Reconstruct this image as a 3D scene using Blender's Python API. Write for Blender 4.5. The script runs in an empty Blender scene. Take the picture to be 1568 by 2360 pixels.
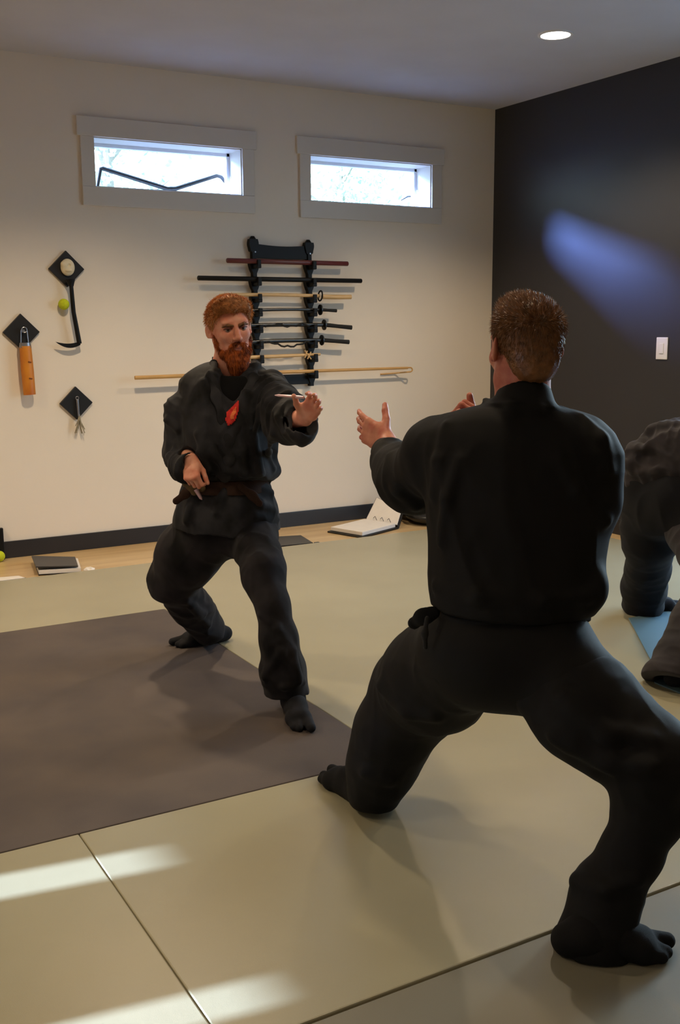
import bpy, bmesh, math, random
import numpy as np
from mathutils import Vector, Matrix
random.seed(7)
RNG = np.random.default_rng(11)
SC = bpy.context.scene
COL = SC.collection
# ------------------------------------------------------------------ camera
FPX, YAW, PITCH, ROLL = 2415.3, 0.5196, 0.1752, -0.0067
CAM = np.array([0.0, 0.0, 1.4])
FW = np.array([math.sin(YAW)*math.cos(PITCH), math.cos(YAW)*math.cos(PITCH), -math.sin(PITCH)])
_R0 = np.array([math.cos(YAW), -math.sin(YAW), 0.0]); _U0 = np.cross(_R0, FW)
RT = _R0*math.cos(ROLL)+_U0*math.sin(ROLL)
UP = -_R0*math.sin(ROLL)+_U0*math.cos(ROLL)
BK = -FW
ZZ = np.array([0, 0, 1.0])
def P(px, py, d):
    """world point seen at that place of the photograph, d metres deep"""
    return CAM + (FW + RT*(px-784)/FPX - UP*(py-1180)/FPX)*d
def vb(r, u, b):
    v = RT*r+UP*u+BK*b
    return v/np.linalg.norm(v)
def nrm(v):
    v = np.asarray(v, float); return v/np.linalg.norm(v)
cd = bpy.data.cameras.new('camera'); cam = bpy.data.objects.new('camera', cd); COL.objects.link(cam)
cd.sensor_fit = 'VERTICAL'; cd.sensor_height = 36.0; cd.lens = 36.0*FPX/2360; cd.clip_start = 0.05; cd.clip_end = 200
cam.matrix_world = Matrix(((RT[0], UP[0], BK[0], 0), (RT[1], UP[1], BK[1], 0), (RT[2], UP[2], BK[2], 1.4), (0, 0, 0, 1)))
SC.camera = cam
# ------------------------------------------------------------------ materials
def lin(c):
    return tuple(((x/255)/12.92 if x/255 <= 0.04045 else ((x/255+0.055)/1.055)**2.4) for x in c)
def mat(name, rgb, rough=0.6, var=0.0, vscale=8.0, bump=0.0, bscale=200.0, metal=0.0, spec=0.5, sheen=0.0, rgb2=None, stretch=None, coat=0.0, sss=0.0, detail=4.0, bdist=0.004, crease=None):
    m = bpy.data.materials.new(name); m.use_nodes = True
    nt = m.node_tree; b = nt.nodes['Principled BSDF']
    c = lin(rgb) if max(rgb) > 1 else rgb
    b.inputs['Base Color'].default_value = (*c, 1); b.inputs['Roughness'].default_value = rough
    b.inputs['Metallic'].default_value = metal; b.inputs['Specular IOR Level'].default_value = spec
    if sheen: b.inputs['Sheen Weight'].default_value = sheen; b.inputs['Sheen Roughness'].default_value = 0.5
    if coat: b.inputs['Coat Weight'].default_value = coat
    if sss: b.inputs['Subsurface Weight'].default_value = sss; b.inputs['Subsurface Scale'].default_value = 0.01
    tc = nt.nodes.new('ShaderNodeTexCoord'); src = tc.outputs['Object']
    if stretch:
        mp = nt.nodes.new('ShaderNodeMapping'); mp.inputs['Scale'].default_value = stretch
        nt.links.new(src, mp.inputs['Vector']); src = mp.outputs['Vector']
    if var or rgb2:
        n = nt.nodes.new('ShaderNodeTexNoise'); n.inputs['Scale'].default_value = vscale; n.inputs['Detail'].default_value = detail
        nt.links.new(src, n.inputs['Vector'])
        r = nt.nodes.new('ShaderNodeValToRGB'); r.color_ramp.elements[0].position = 0.35; r.color_ramp.elements[1].position = 0.65
        c2 = (lin(rgb2) if max(rgb2) > 1 else rgb2) if rgb2 else tuple(min(1, x*(1+var)) for x in c)
        c1 = c if rgb2 else tuple(x*(1-var) for x in c)
        r.color_ramp.elements[0].color = (*c1, 1); r.color_ramp.elements[1].color = (*c2, 1)
        nt.links.new(n.outputs['Fac'], r.inputs['Fac']); nt.links.new(r.outputs['Color'], b.inputs['Base Color'])
    if bump:
        n2 = nt.nodes.new('ShaderNodeTexNoise'); n2.inputs['Scale'].default_value = bscale; n2.inputs['Detail'].default_value = 3
        nt.links.new(src, n2.inputs['Vector'])
        bp = nt.nodes.new('ShaderNodeBump'); bp.inputs['Strength'].default_value = bump; bp.inputs['Distance'].default_value = bdist
        nt.links.new(n2.outputs['Fac'], bp.inputs['Height']); nt.links.new(bp.outputs['Normal'], b.inputs['Normal'])
        if crease:      # soft cloth creases: (scale, strength, distance, mapping scale)
            mp = nt.nodes.new('ShaderNodeMapping'); mp.inputs['Scale'].default_value = crease[3]; mp.inputs['Rotation'].default_value = (0.2, 0.3, 0.5)
            nt.links.new(tc.outputs['Object'], mp.inputs['Vector'])
            n3 = nt.nodes.new('ShaderNodeTexNoise'); n3.noise_type = 'RIDGED_MULTIFRACTAL'; n3.inputs['Scale'].default_value = crease[0]; n3.inputs['Detail'].default_value = 2.0; n3.inputs['Distortion'].default_value = 0.6
            nt.links.new(mp.outputs['Vector'], n3.inputs['Vector'])
            b3 = nt.nodes.new('ShaderNodeBump'); b3.inputs['Strength'].default_value = crease[1]; b3.inputs['Distance'].default_value = crease[2]
            nt.links.new(n3.outputs['Fac'], b3.inputs['Height']); nt.links.new(b3.outputs['Normal'], bp.inputs['Normal'])
    return m
def emis(name, rgb, strength):
    m = bpy.data.materials.new(name); m.use_nodes = True; b = m.node_tree.nodes['Principled BSDF']
    b.inputs['Base Color'].default_value = (*lin(rgb), 1); b.inputs['Emission Color'].default_value = (*lin(rgb), 1)
    b.inputs['Emission Strength'].default_value = strength
    return m
M = {}
M['wall'] = mat('wall_paint', (232, 221, 206), 0.75, 0.015, 2.0, 0.08, 220, spec=0.3)
M['dark_wall'] = mat('charcoal_wall_paint', (50, 49, 52), 0.45, 0.03, 2.0, 0.06, 160, spec=0.4)
M['ceiling'] = mat('ceiling_paint', (196, 197, 206), 0.9, 0.02, 3.0, 0.15, 300, spec=0.2)
M['trim'] = mat('trim_paint', (214, 208, 200), 0.5, 0.01, 5, spec=0.4)
M['baseboard'] = mat('baseboard_paint', (38, 38, 42), 0.4, 0.05, 5)
M['wood_floor'] = mat('pale_wood_floor', (214, 186, 140), 0.3, 0.0, 1.2, 0.05, 60, rgb2=(196, 164, 116), stretch=(1, 9, 1))
M['tan_mat'] = mat('tan_vinyl_mat', (164, 158, 131), 0.27, 0.05, 1.6, 0.25, 900, spec=0.5, bdist=0.001)
M['grey_mat'] = mat('greenish_grey_vinyl_mat', (126, 122, 106), 0.4, 0.05, 1.6, 0.25, 900, spec=0.45, bdist=0.001)  # greyer than the tan mat: floor shadow is put into the colour
M['dark_mat'] = mat('dark_brown_grey_mat', (84, 76, 74), 0.7, 0.0, 3.0, 0.35, 500, rgb2=(98, 88, 82), spec=0.25, bdist=0.0015)
M['blue_mat'] = mat('blue_mat', (104, 134, 144), 0.4, 0.05, 2)
M['black_wood'] = mat('black_lacquered_wood', (13, 13, 14), 0.5, 0.1, 10, spec=.25)
M['red_wood'] = mat('dark_red_wood', (98, 42, 42), 0.4, 0.2, 12, stretch=(1, 8, 8))
M['pale_wood'] = mat('pale_oak_wood', (206, 170, 118), 0.45, 0.08, 10, stretch=(1, 9, 9))
M['tan_wood'] = mat('honey_wood', (198, 154, 92), 0.45, 0.1, 10, stretch=(1, 9, 9))
M['black'] = mat('black_scabbard', (14, 14, 15), 0.3, 0.1, 10)
M['cord'] = mat('black_cord', (20, 20, 20), 0.8)
M['white_plastic'] = mat('white_plastic', (230, 228, 228), 0.35)
M['ball'] = mat('tennis_ball_felt', (196, 206, 30), 0.9, 0.08, 60, 0.6, 400)
M['orange_wood'] = mat('orange_wood', (214, 138, 34), 0.5, 0.0, 7, rgb2=(176, 92, 16), stretch=(1, 1, 0.6))
M['plaque'] = mat('black_plaque', (22, 22, 24), 0.45)
M['steel'] = mat('steel', (150, 150, 155), 0.35, metal=0.9)
M['rope'] = mat('pale_rope', (150, 140, 118), 0.9, 0.2, 60)
M['cream'] = mat('cream_plastic', (222, 208, 176), 0.5, 0.08, 20)
M['paper'] = mat('white_paper', (232, 226, 218), 0.8, 0.02, 20)
M['binder'] = mat('black_vinyl_binder', (20, 20, 21), 0.35)
M['grey_cover'] = mat('dark_grey_notebook_cover', (58, 57, 58), 0.45)
M['glass'] = None
def glass():
    m = bpy.data.materials.new('window_glass'); m.use_nodes = True; nt = m.node_tree; nt.nodes.clear()
    o = nt.nodes.new('ShaderNodeOutputMaterial'); t = nt.nodes.new('ShaderNodeBsdfTransparent'); g = nt.nodes.new('ShaderNodeBsdfGlossy'); x = nt.nodes.new('ShaderNodeMixShader')
    g.inputs['Roughness'].default_value = 0.02; x.inputs[0].default_value = 0.06; t.inputs[0].default_value = (0.93, 0.97, 0.97, 1)
    nt.links.new(t.outputs[0], x.inputs[1]); nt.links.new(g.outputs[0], x.inputs[2]); nt.links.new(x.outputs[0], o.inputs[0]); return m
M['glass'] = glass()
# ------------------------------------------------------------------ object helpers
def tag(o, label=None, cat=None, group=None, kind=None):
    if label: o['label'] = label
    if cat: o['category'] = cat
    if group: o['group'] = group
    if kind: o['kind'] = kind
    return o
def empty(name, loc, label=None, cat=None, group=None, kind=None):
    o = bpy.data.objects.new(name, None); COL.objects.link(o); o.location = Vector([float(v) for v in loc]); o.empty_display_size = 0.05
    return tag(o, label, cat, group, kind)
def org(parent):
    v = np.zeros(3)
    while parent is not None:
        v += np.array(parent.location); parent = parent.parent
    return v
def link(name, me, m, parent=None, at=None, smooth=False):
    """vertices of me are in world space; the origin goes to `at` (or the parent's)"""
    base = np.array(at, float) if at is not None else org(parent)
    o = bpy.data.objects.new(name, me); COL.objects.link(o)
    n = len(me.vertices); co = np.empty(n*3, np.float32); me.vertices.foreach_get('co', co)
    co = co.reshape(-1, 3)-base.astype(np.float32); me.vertices.foreach_set('co', co.ravel()); me.update()
    if m is not None: me.materials.append(m)
    if parent is not None:
        o.parent = parent; o.location = Vector((base-org(parent)).tolist())
    else: o.location = Vector(base.tolist())
    if smooth: me.shade_smooth()
    return o
class MB:
    def __init__(s): s.bm = bmesh.new()
    def box(s, lo, hi, bev=0.0, mtx=None):
        r = bmesh.ops.create_cube(s.bm, size=1.0); vs = r['verts']; lo = np.array(lo, float); hi = np.array(hi, float)
        for v in vs: v.co = Vector(((lo+hi)/2+np.array(v.co)*(hi-lo)).tolist())
        if bev:
            es = list({e for v in vs for e in v.link_edges})
            rr = bmesh.ops.bevel(s.bm, geom=es, offset=bev, segments=2, affect='EDGES', profile=0.6)
            vs = list({v for f in rr['faces'] for v in f.verts} | {v for v in vs if v.is_valid})
        if mtx is not None: bmesh.ops.transform(s.bm, matrix=mtx, verts=[v for v in vs if v.is_valid])
        return s
    def tube(s, pts, rad, seg=12, flat=None):
        """pts: world points, rad: radius or list; flat=(normal, factor)"""
        pts = [np.array(p, float) for p in pts]; n = len(pts)
        rad = [rad]*n if np.isscalar(rad) else rad
        T = [nrm(pts[min(i+1, n-1)]-pts[max(i-1, 0)]) for i in range(n)]
        ref = np.array([0, 0, 1.0]) if abs(T[0][2]) < 0.9 else np.array([1.0, 0, 0])
        X = nrm(np.cross(T[0], ref)); rings = []
        for i in range(n):
            X = nrm(X-T[i]*np.dot(X, T[i])); Y = np.cross(T[i], X); ring = []
            for k in range(seg):
                a = 2*math.pi*k/seg; d = X*math.cos(a)*rad[i]+Y*math.sin(a)*rad[i]
                if flat is not None: d = d-np.array(flat[0])*np.dot(d, flat[0])*(1-flat[1])
                ring.append(s.bm.verts.new(Vector((pts[i]+d).tolist())))
            rings.append(ring)
        for i in range(n-1):
            for k in range(seg): s.bm.faces.new((rings[i][k], rings[i][(k+1) % seg], rings[i+1][(k+1) % seg], rings[i+1][k]))
        s.bm.faces.new(rings[0][::-1]); s.bm.faces.new(rings[-1]); return s
    def prism(s, poly, z0, z1, axis=2):
        """poly 2D extruded along axis"""
        def mk(p, z):
            c = [0, 0, 0]; o = [i for i in range(3) if i != axis]; c[o[0]] = p[0]; c[o[1]] = p[1]; c[axis] = z; return s.bm.verts.new(c)
        a = [mk(p, z0) for p in poly]; b = [mk(p, z1) for p in poly]; n = len(poly)
        for i in range(n): s.bm.faces.new((a[i], a[(i+1) % n], b[(i+1) % n], b[i]))
        s.bm.faces.new(a[::-1]); s.bm.faces.new(b); return s
    def sphere(s, c, r, scale=(1, 1, 1), seg=20):
        q = bmesh.ops.create_uvsphere(s.bm, u_segments=seg, v_segments=seg//2+2, radius=r)
        for v in q['verts']: v.co = Vector((c[0]+v.co.x*scale[0], c[1]+v.co.y*scale[1], c[2]+v.co.z*scale[2]))
        return s
    def disc(s, c, r0, z0, r1, z1, seg=40):
        q = bmesh.ops.create_cone(s.bm, cap_ends=True, segments=seg, radius1=r0, radius2=r1, depth=abs(z1-z0))
        for v in q['verts']: v.co += Vector((c[0], c[1], (z0+z1)/2))
        return s
    def build(s, name, m, parent=None, at=None, smooth=False, bevel=0.0):
        bmesh.ops.recalc_face_normals(s.bm, faces=s.bm.faces)
        me = bpy.data.meshes.new(name); s.bm.to_mesh(me); s.bm.free()
        o = link(name, me, m, parent, at, smooth)
        if smooth:
            try: me.set_sharp_from_angle(angle=math.radians(40))
            except Exception: pass
        if bevel:
            b = o.modifiers.new('bevel', 'BEVEL'); b.width = bevel; b.segments = 2; b.limit_method = 'ANGLE'
        return o
# ------------------------------------------------------------------ room
XR, YB, ZC = 5.177, 6.642, 3.007
XL, YF = -2.6, -2.6
ZF = -0.022      # wooden floor, the mats' top is z = 0
def struct(o): o['kind'] = 'structure'; return o
W1 = (2.056, 3.06, 2.267, 2.566); W2 = (3.576, 4.592, 2.26, 2.566)
TH = 0.26
def wall_with_holes(name, axis, pos, th, lo, hi, z0, z1, holes, m):
    mb = MB(); us = sorted({lo, hi} | {h[0] for h in holes} | {h[1] for h in holes})
    for a, b in zip(us[:-1], us[1:]):
        hs = [h for h in holes if h[0] <= a+1e-6 and h[1] >= b-1e-6]
        spans = [(z0, z1)] if not hs else [(z0, hs[0][2]), (hs[0][3], z1)]
        for (u, v) in spans:
            if v-u < 1e-4: continue
            if axis == 1: mb.box((a, pos, u), (b, pos+th, v))
            else: mb.box((pos, a, u), (pos+th, b, v))
    bmesh.ops.remove_doubles(mb.bm, verts=mb.bm.verts, dist=1e-5)
    return struct(mb.build(name, m))
wall_with_holes('wall_back', 1, YB, TH, XL-.2, XR, ZF-.1, ZC, [W1, W2], M['wall'])
D1 = (2.3, 4.5, 0.02, 2.6)      # unseen glazed opening of the right wall, added to bring in blue daylight
wall_with_holes('wall_right', 0, XR, 0.2, YF, YB+TH, ZF-.1, ZC, [D1], M['dark_wall'])
D2 = (2.2, 3.3, 0.03, 1.02)  # made-up hole in the unseen left wall for the streak light
wall_with_holes('wall_left', 0, XL-0.2, 0.2, YF, YB+TH, ZF-.1, ZC, [D2], M['wall'])
struct(MB().box((XL-.2, YF-.2, ZF-.1), (XR+.2, YF, ZC)).build('wall_front', M['wall']))
struct(MB().box((XL-.2, YF-.2, ZC), (XR+.2, YB+TH, ZC+.12)).build('ceiling', M['ceiling']))
struct(MB().box((XL-.2, YF-.2, ZF-.15), (XR+.2, YB+TH, ZF)).build('floor', M['wood_floor']))
struct(MB().box((XL, YB-0.014, ZF), (XR-.0, YB, 0.085), 0.003).build('baseboard_back', M['baseboard']))
struct(MB().box((XR-0.014, D1[1]+.1, ZF), (XR, YB-.014, 0.085), 0.003).build('baseboard_right', M['baseboard']))
def window(n, W, label):
    x0, x1, z0, z1 = W
    w = struct(empty('window_%d' % n, (x0, YB, z0)))
    g = 0.022
    f = MB().box((x0-.105, YB-g, z1), (x1+.105, YB, z1+.117), .004).build('head_casing', M['trim'], w)
    MB().box((x0-.085, YB-g, z0-.115), (x1+.085, YB, z0), .004).build('bottom_casing', M['trim'], w)
    for a, b in ((x0-.085, x0), (x1, x1+.085)):
        MB().box((a, YB-g+.003, z0), (b, YB, z1), .003).build('side_casing', M['trim'], w)
    mb = MB()
    d0, d1 = YB-.001, YB+.235
    mb.box((x0, d0, z0-.0), (x1, d1, z0+.006)); mb.box((x0, d0, z1-.006), (x1, d1, z1)); mb.box((x0, d0, z0), (x0+.006, d1, z1)); mb.box((x1-.006, d0, z0), (x1, d1, z1))
    mb.build('reveal_lining', M['trim'], w)
    mb = MB(); s = 0.028; a, b = YB+.18, YB+.225
    mb.box((x0, a, z0), (x1, b, z0+s*.6), .003); mb.box((x0, a, z1-s), (x1, b, z1), .003); mb.box((x0, a, z0), (x0+s, b, z1), .003); mb.box((x1-s, a, z0), (x1, b, z1), .003)
    mb.build('sash', M['white_plastic'], w)
    MB().box((x0+s, YB+.2, z0+s*.6), (x1-s, YB+.204, z1-s)).build('pane', M['glass'], w)
window(1, W1, ''); window(2, W2, '')
# unseen glazed side opening, added for its daylight
def side_door(n, x, D, inner):
    w = struct(empty('door_%d' % n, (x, D[0], 0)))
    mb = MB(); t = .07
    a, b = (x+.06, x+.11)
    mb.box((a, D[0], D[2]), (b, D[0]+t, D[3])); mb.box((a, D[1]-t, D[2]), (b, D[1], D[3])); mb.box((a, D[0], D[2]), (b, D[1], D[2]+t)); mb.box((a, D[0], D[3]-t), (b, D[1], D[3])); mb.box((a, (D[0]+D[1])/2-t/2, D[2]), (b, (D[0]+D[1])/2+t/2, D[3]))
    mb.build('door_frame', M['white_plastic'], w)
    MB().box((x+.083, D[0]+t, D[2]+t), (x+.087, D[1]-t, D[3]-t)).build('pane', M['glass'], w)
side_door(1, XR, D1, -1)
w2 = struct(empty('window_3', (XL-.2, D2[0], 0)))      # unseen low slatted opening, added and shaped to cast the floor streaks
for a, b, z in ((2.2, 2.31, 1.02), (2.42, 2.748, 1.02), (2.72, 2.80, 0.80), (2.768, 2.97, 1.02), (3.095, 3.3, 1.02)):
    if z < 1: a, b, d_, e_ = a, b, z, D2[3]
    else: d_, e_ = D2[2], D2[3]
    MB().box((XL-.03-(.03 if z < 1 else 0), a, d_), (XL-.01-(.03 if z < 1 else 0), b, e_)).build('board', M['trim'], w2)
# floor mats -----------------------------------------------------------------
def mat_thing(poly, m, label, bev=0.004, z1=0.0):
    c = np.mean(poly, 0)
    o = MB().prism(poly, ZF, z1).build('floor_mat', m, at=(c[0], c[1], ZF), bevel=bev)
    return tag(o, label, 'floor mat')
e = 0.0009
mat_thing([(.72+e, 1.7135), (4.975, 1.7135), (4.975, 5.945), (-2.55, 5.945), (-2.55, 4.9), (1.776+e, 4.9), (1.776+e, 2.752-e), (.72+e, 2.752-e)], M['tan_mat'], 'large tan vinyl mat covering most of the floor around the dark mat')
mat_thing([(-1.4, 1.7135), (.72-e, 1.7135), (.72-e, 2.752-e), (-1.4, 2.752-e)], M['tan_mat'], 'tan mat at the left front of the dark mat, crossed by bright daylight streaks')
mat_thing([(-.4, 2.752+e), (1.776-e, 2.752+e), (1.776-e, 4.9-e), (-.4, 4.9-e)], M['dark_mat'], 'dark brown-grey textured mat under the bearded man', z1=0.001)
mat_thing([(-2.55, .5), (4.975, .5), (4.975, 1.711-e-.006), (-2.55, 1.711-e-.006)], M['grey_mat'], 'greyish mat nearest the viewer, below the dark seam at the bottom')
mat_thing([(3.02, 2.3), (3.9, 2.3), (3.9, 3.55), (3.64, 3.56), (3.24, 3.03), (3.05, 2.83)], M['blue_mat'], 'teal blue mat piece under the feet of the bending person at the right', z1=0.004, bev=0.001)
# ceiling lights ------------------------------------------------------------
def downlight(x, y, vis, power, label=None):
    if vis:
        t = empty('recessed_light', (x, y, ZC), label, 'ceiling light')
    else: t = None
    r = 0.082
    if vis:
        mb = MB(); seg = 48; bm = mb.bm
        prof = [(r+.018, 0), (r+.016, -.006), (r+.002, -.007), (r-.004, -.001)]
        rings = [[bm.verts.new((x+a*math.cos(2*math.pi*k/seg), y+a*math.sin(2*math.pi*k/seg), ZC+z)) for k in range(seg)] for a, z in prof]
        for i in range(3):
            for k in range(seg): bm.faces.new((rings[i][k], rings[i][(k+1) % seg], rings[i+1][(k+1) % seg], rings[i+1][k]))
        mb.build('trim_ring', M['white_plastic'], t, smooth=True)
        MB().disc((x, y), r-.002, ZC-.006, r, ZC-.001).build('diffuser', emis('lamp_diffuser', (255, 246, 232), 14), t)
    ld = bpy.data.lights.new('lamp', 'SPOT'); ld.energy = power; ld.color = (1.0, 0.78, 0.52); ld.spot_size = math.radians(132); ld.spot_blend = 0.55; ld.shadow_soft_size = 0.07
    lo = bpy.data.objects.new('lamp', ld); COL.objects.link(lo); lo.location = (x, y, ZC-.03)
    if t: lo.parent = t; lo.location = (0, 0, -.03)
SKY, LAMP, SUN, SUN2, EXPO = 7.0, 84.0, 26.0, 30.0, 0.0
# ------------------------------------------------------------------ implicit surfaces
_T = np.random.default_rng(5).random((32, 32, 32)).astype(np.float32)
def vnoise(Q):
    i = np.floor(Q).astype(np.int32); f = (Q-i).astype(np.float32); f = f*f*(3-2*f); i &= 31; j = (i+1) & 31
    x0, y0, z0 = i[:, 0], i[:, 1], i[:, 2]; x1, y1, z1 = j[:, 0], j[:, 1], j[:, 2]; u, v, w = f[:, 0], f[:, 1], f[:, 2]
    a = _T[x0, y0, z0]*(1-u)+_T[x1, y0, z0]*u; b = _T[x0, y1, z0]*(1-u)+_T[x1, y1, z0]*u
    c = _T[x0, y0, z1]*(1-u)+_T[x1, y0, z1]*u; d = _T[x0, y1, z1]*(1-u)+_T[x1, y1, z1]*u
    return (a*(1-v)+b*v)*(1-w)+(c*(1-v)+d*v)*w
class Prim:
    def __init__(s, f, lo, hi, op='+', k=0.02, fold=None):
        s.f, s.lo, s.hi, s.op, s.k, s.fold = f, np.array(lo), np.array(hi), op, k, fold
class Field:
    def __init__(s): s.p = []; s.noise = []
    def add(s, f, lo, hi, op, k, fold): s.p.append(Prim(f, lo, hi, op, k, fold)); return s
    def chain(s, pts, rad, op='+', k=0.02, squash=None, fold=None, caps=None):
        pts = [np.array(p, np.float32) for p in pts]; rad = [rad]*len(pts) if np.isscalar(rad) else list(rad)
        for a, b, ra, rb in zip(pts[:-1], pts[1:], rad[:-1], rad[1:]):
            def f(Q, a=a, b=b, ra=ra, rb=rb):
                ab = b-a; w = Q-a; L2 = float(ab@ab)+1e-12; t = np.clip((w@ab)/L2, 0, 1)
                q = w-t[:, None]*ab
                if squash is None: return np.sqrt((q*q).sum(1))-(ra+(rb-ra)*t)
                n, sc = squash; n = n.astype(np.float32); dn = q@n
                q = q+n*(dn*(1/sc-1))[:, None]
                return (np.sqrt((q*q).sum(1))-(ra+(rb-ra)*t))*(sc if sc < 1 else 1)
            R = max(ra, rb)*(max(1, squash[1]) if squash else 1)
            s.add(f, np.minimum(a, b)-R, np.maximum(a, b)+R, op, k, ((fold if len(fold) == 6 else fold[:4]+(nrm(b-a), a)) if fold else None))
        return s
    def cpx(s, pts, **kw):
        """chain given as (px, py, depth, radius_px)"""
        return s.chain([P(a, b, d) for a, b, d, r in pts], [r*d/FPX for a, b, d, r in pts], **kw)
    def ell(s, c, R, ax=None, op='+', k=0.02, fold=None):
        c = np.array(c, np.float32); R = np.array(R, np.float32); A = np.array(ax if ax is not None else np.eye(3), np.float32)
        def f(Q):
            q = (Q-c)@A.T; k0 = np.sqrt(((q/R)**2).sum(1)); k1 = np.sqrt(((q/(R*R))**2).sum(1))+1e-9
            return k0*(k0-1)/k1
        m = np.sqrt(((A*R[:, None])**2).sum(0)); return s.add(f, c-m, c+m, op, k, fold)
    def loft(s, secs, k=0.02, op='+', fold=None, pw=2.2, ang=0.0):
        """secs: (y_px, x_left, x_right, depth, half_depth_m) from top to bottom, seen from the camera; cross-sections are
        ovals whose wide axis is turned by ang about the vertical"""
        ys = np.array([q[0] for q in secs], float); n = len(secs)
        yy = np.unique(np.concatenate([np.linspace(ys[i], ys[i+1], 7) for i in range(n-1)]))
        def ip(j): 
            v = np.array([q[j] for q in secs], float)
            m = np.gradient(v, ys); out = []
            for y in yy:
                i = min(max(np.searchsorted(ys, y)-1, 0), n-2); h = ys[i+1]-ys[i]; t = (y-ys[i])/h
                sl = (v[i+1]-v[i])/h
                def cl(mm, s1): return 0 if mm*s1 <= 0 else math.copysign(min(abs(mm), 2.5*abs(s1)), mm)
                m0, m1 = cl(m[i], sl), cl(m[i+1], sl)
                out.append((2*t**3-3*t**2+1)*v[i]+(t**3-2*t**2+t)*h*m0+(-2*t**3+3*t**2)*v[i+1]+(t**3-t**2)*h*m1)
            return np.array(out)
        XL_, XR_, DD, HD = ip(1), ip(2), ip(3), ip(4)
        C = np.array([P((a+b)/2, y, d) for a, b, y, d in zip(XL_, XR_, yy, DD)]); W = (XR_-XL_)/2*DD/FPX
        ax = nrm(C[0]-C[-1]); v = (C-C[-1])@ax; o = np.argsort(v); v, C, W, HD = v[o].astype(np.float32), C[o].astype(np.float32), W[o].astype(np.float32), HD[o].astype(np.float32)
        u = nrm(RT*math.cos(ang)+nrm(np.cross(ax, RT))*math.sin(ang)); u = nrm(u-ax*(u@ax)); w = np.cross(ax, u); c0 = C[0].copy()
        ax, u, w = ax.astype(np.float32), u.astype(np.float32), w.astype(np.float32)
        cu, cw = (C-c0)@u, (C-c0)@w
        def f(Q):
            q = Q-c0; t = q@ax; tc = np.clip(t, v[0], v[-1])
            a = np.abs(q@u-np.interp(tc, v, cu)); b = np.abs(q@w-np.interp(tc, v, cw)); ra = np.interp(tc, v, W); rb = np.interp(tc, v, HD)
            g = ((a/ra)**pw+(b/rb)**pw)**(1/pw); mn = np.minimum(ra, rb); d = np.where(g > 1e-6, (g-1)*np.sqrt(a*a+b*b+1e-12)/np.maximum(g, 1e-6), -mn)
            d = np.maximum(d, -mn)
            e = np.maximum(t-v[-1], v[0]-t)
            return np.maximum(d, e).astype(np.float32)
        R = max(W.max(), HD.max()); return s.add(f, C.min(0)-R, C.max(0)+R, op, k, fold)
    def half(s, c, n, R, op='-', k=0.004):
        """region of radius R about c on the side n of a plane"""
        c = np.array(c, np.float32); n = nrm(n).astype(np.float32)
        return s.add(lambda Q: np.maximum(-((Q-c)@n), np.sqrt(((Q-c)**2).sum(1))-R), c-R, c+R, op, k, None)
    def val(s, Q, lo=None, hi=None):
        Q = Q.astype(np.float32); D = np.full(len(Q), 1.0, np.float32)
        for p in s.p:
            if lo is not None and (np.any(p.lo-p.k-.03 > hi) or np.any(p.hi+p.k+.03 < lo)): continue
            d = p.f(Q)
            if p.fold is not None and lo is not None:
                amp, flo, fhi, seed, axis, a = p.fold; m = np.abs(d) < 0.06
                if m.any():
                    q = Q[m]; ax = axis.astype(np.float32); t = (q-a)@ax; z = q*flo+ax*(t*(fhi-flo))[:, None]+seed*7.3
                    nn = vnoise(z); nn2 = vnoise(z*2.1+4.7)
                    dd = d[m]; d = d.copy(); d[m] = dd-amp*((1-np.abs(2*nn-1))**1.5*1.3+(1-np.abs(2*nn2-1))*.45-.75)
            if p.op == '+':
                h = np.clip(.5+.5*(D-d)/p.k, 0, 1); D = D*(1-h)+d*h-p.k*h*(1-h)
            elif p.op == '-':
                d = -d; h = np.clip(.5-.5*(D-d)/p.k, 0, 1); D = D*(1-h)+d*h+p.k*h*(1-h)
        if lo is not None:
            for (amp, sc, seed) in s.noise:
                m = np.abs(D) < 0.05
                if m.any():
                    z = Q[m]*np.array(sc, np.float32)+seed; nn = vnoise(z); D[m] = D[m]-amp*((1-np.abs(2*nn-1))**1.6*1.6-1.05+(vnoise(z*2.3+9)-.5)*.5)
        return D
    def hit(s, px, py, d0, d1, n=400):
        """first surface point along the line of sight of that place"""
        ds = np.linspace(d0, d1, n); Q = np.array([P(px, py, d) for d in ds]); v = s.val(Q, Q.min(0)-.01, Q.max(0)+.01); i = np.argmax(v < 0)
        if v[i] >= 0: return None
        return P(px, py, ds[i])
    def mesh(s, res, B=20):
        pos = [p for p in s.p if p.op == '+']; lo = np.min([p.lo for p in pos], 0)-.03; hi = np.max([p.hi for p in pos], 0)+.03
        lo = np.floor(lo/res)*res; nb = np.ceil((hi-lo)/(res*B)).astype(int)
        g = np.stack(np.meshgrid(*[np.arange(n) for n in nb], indexing='ij'), -1).reshape(-1, 3)
        ctr = lo+(g+.5)*B*res; hd = B*res*.5*math.sqrt(3)
        dv = np.concatenate([s.val(ctr[i:i+20000]) for i in range(0, len(ctr), 20000)]); g = g[np.abs(dv) < hd*1.9+.03]
        N = (nb*B+4).astype(np.int64); VK = []; VP = []; FK = []
        ar = np.arange(-1, B+1)
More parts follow.
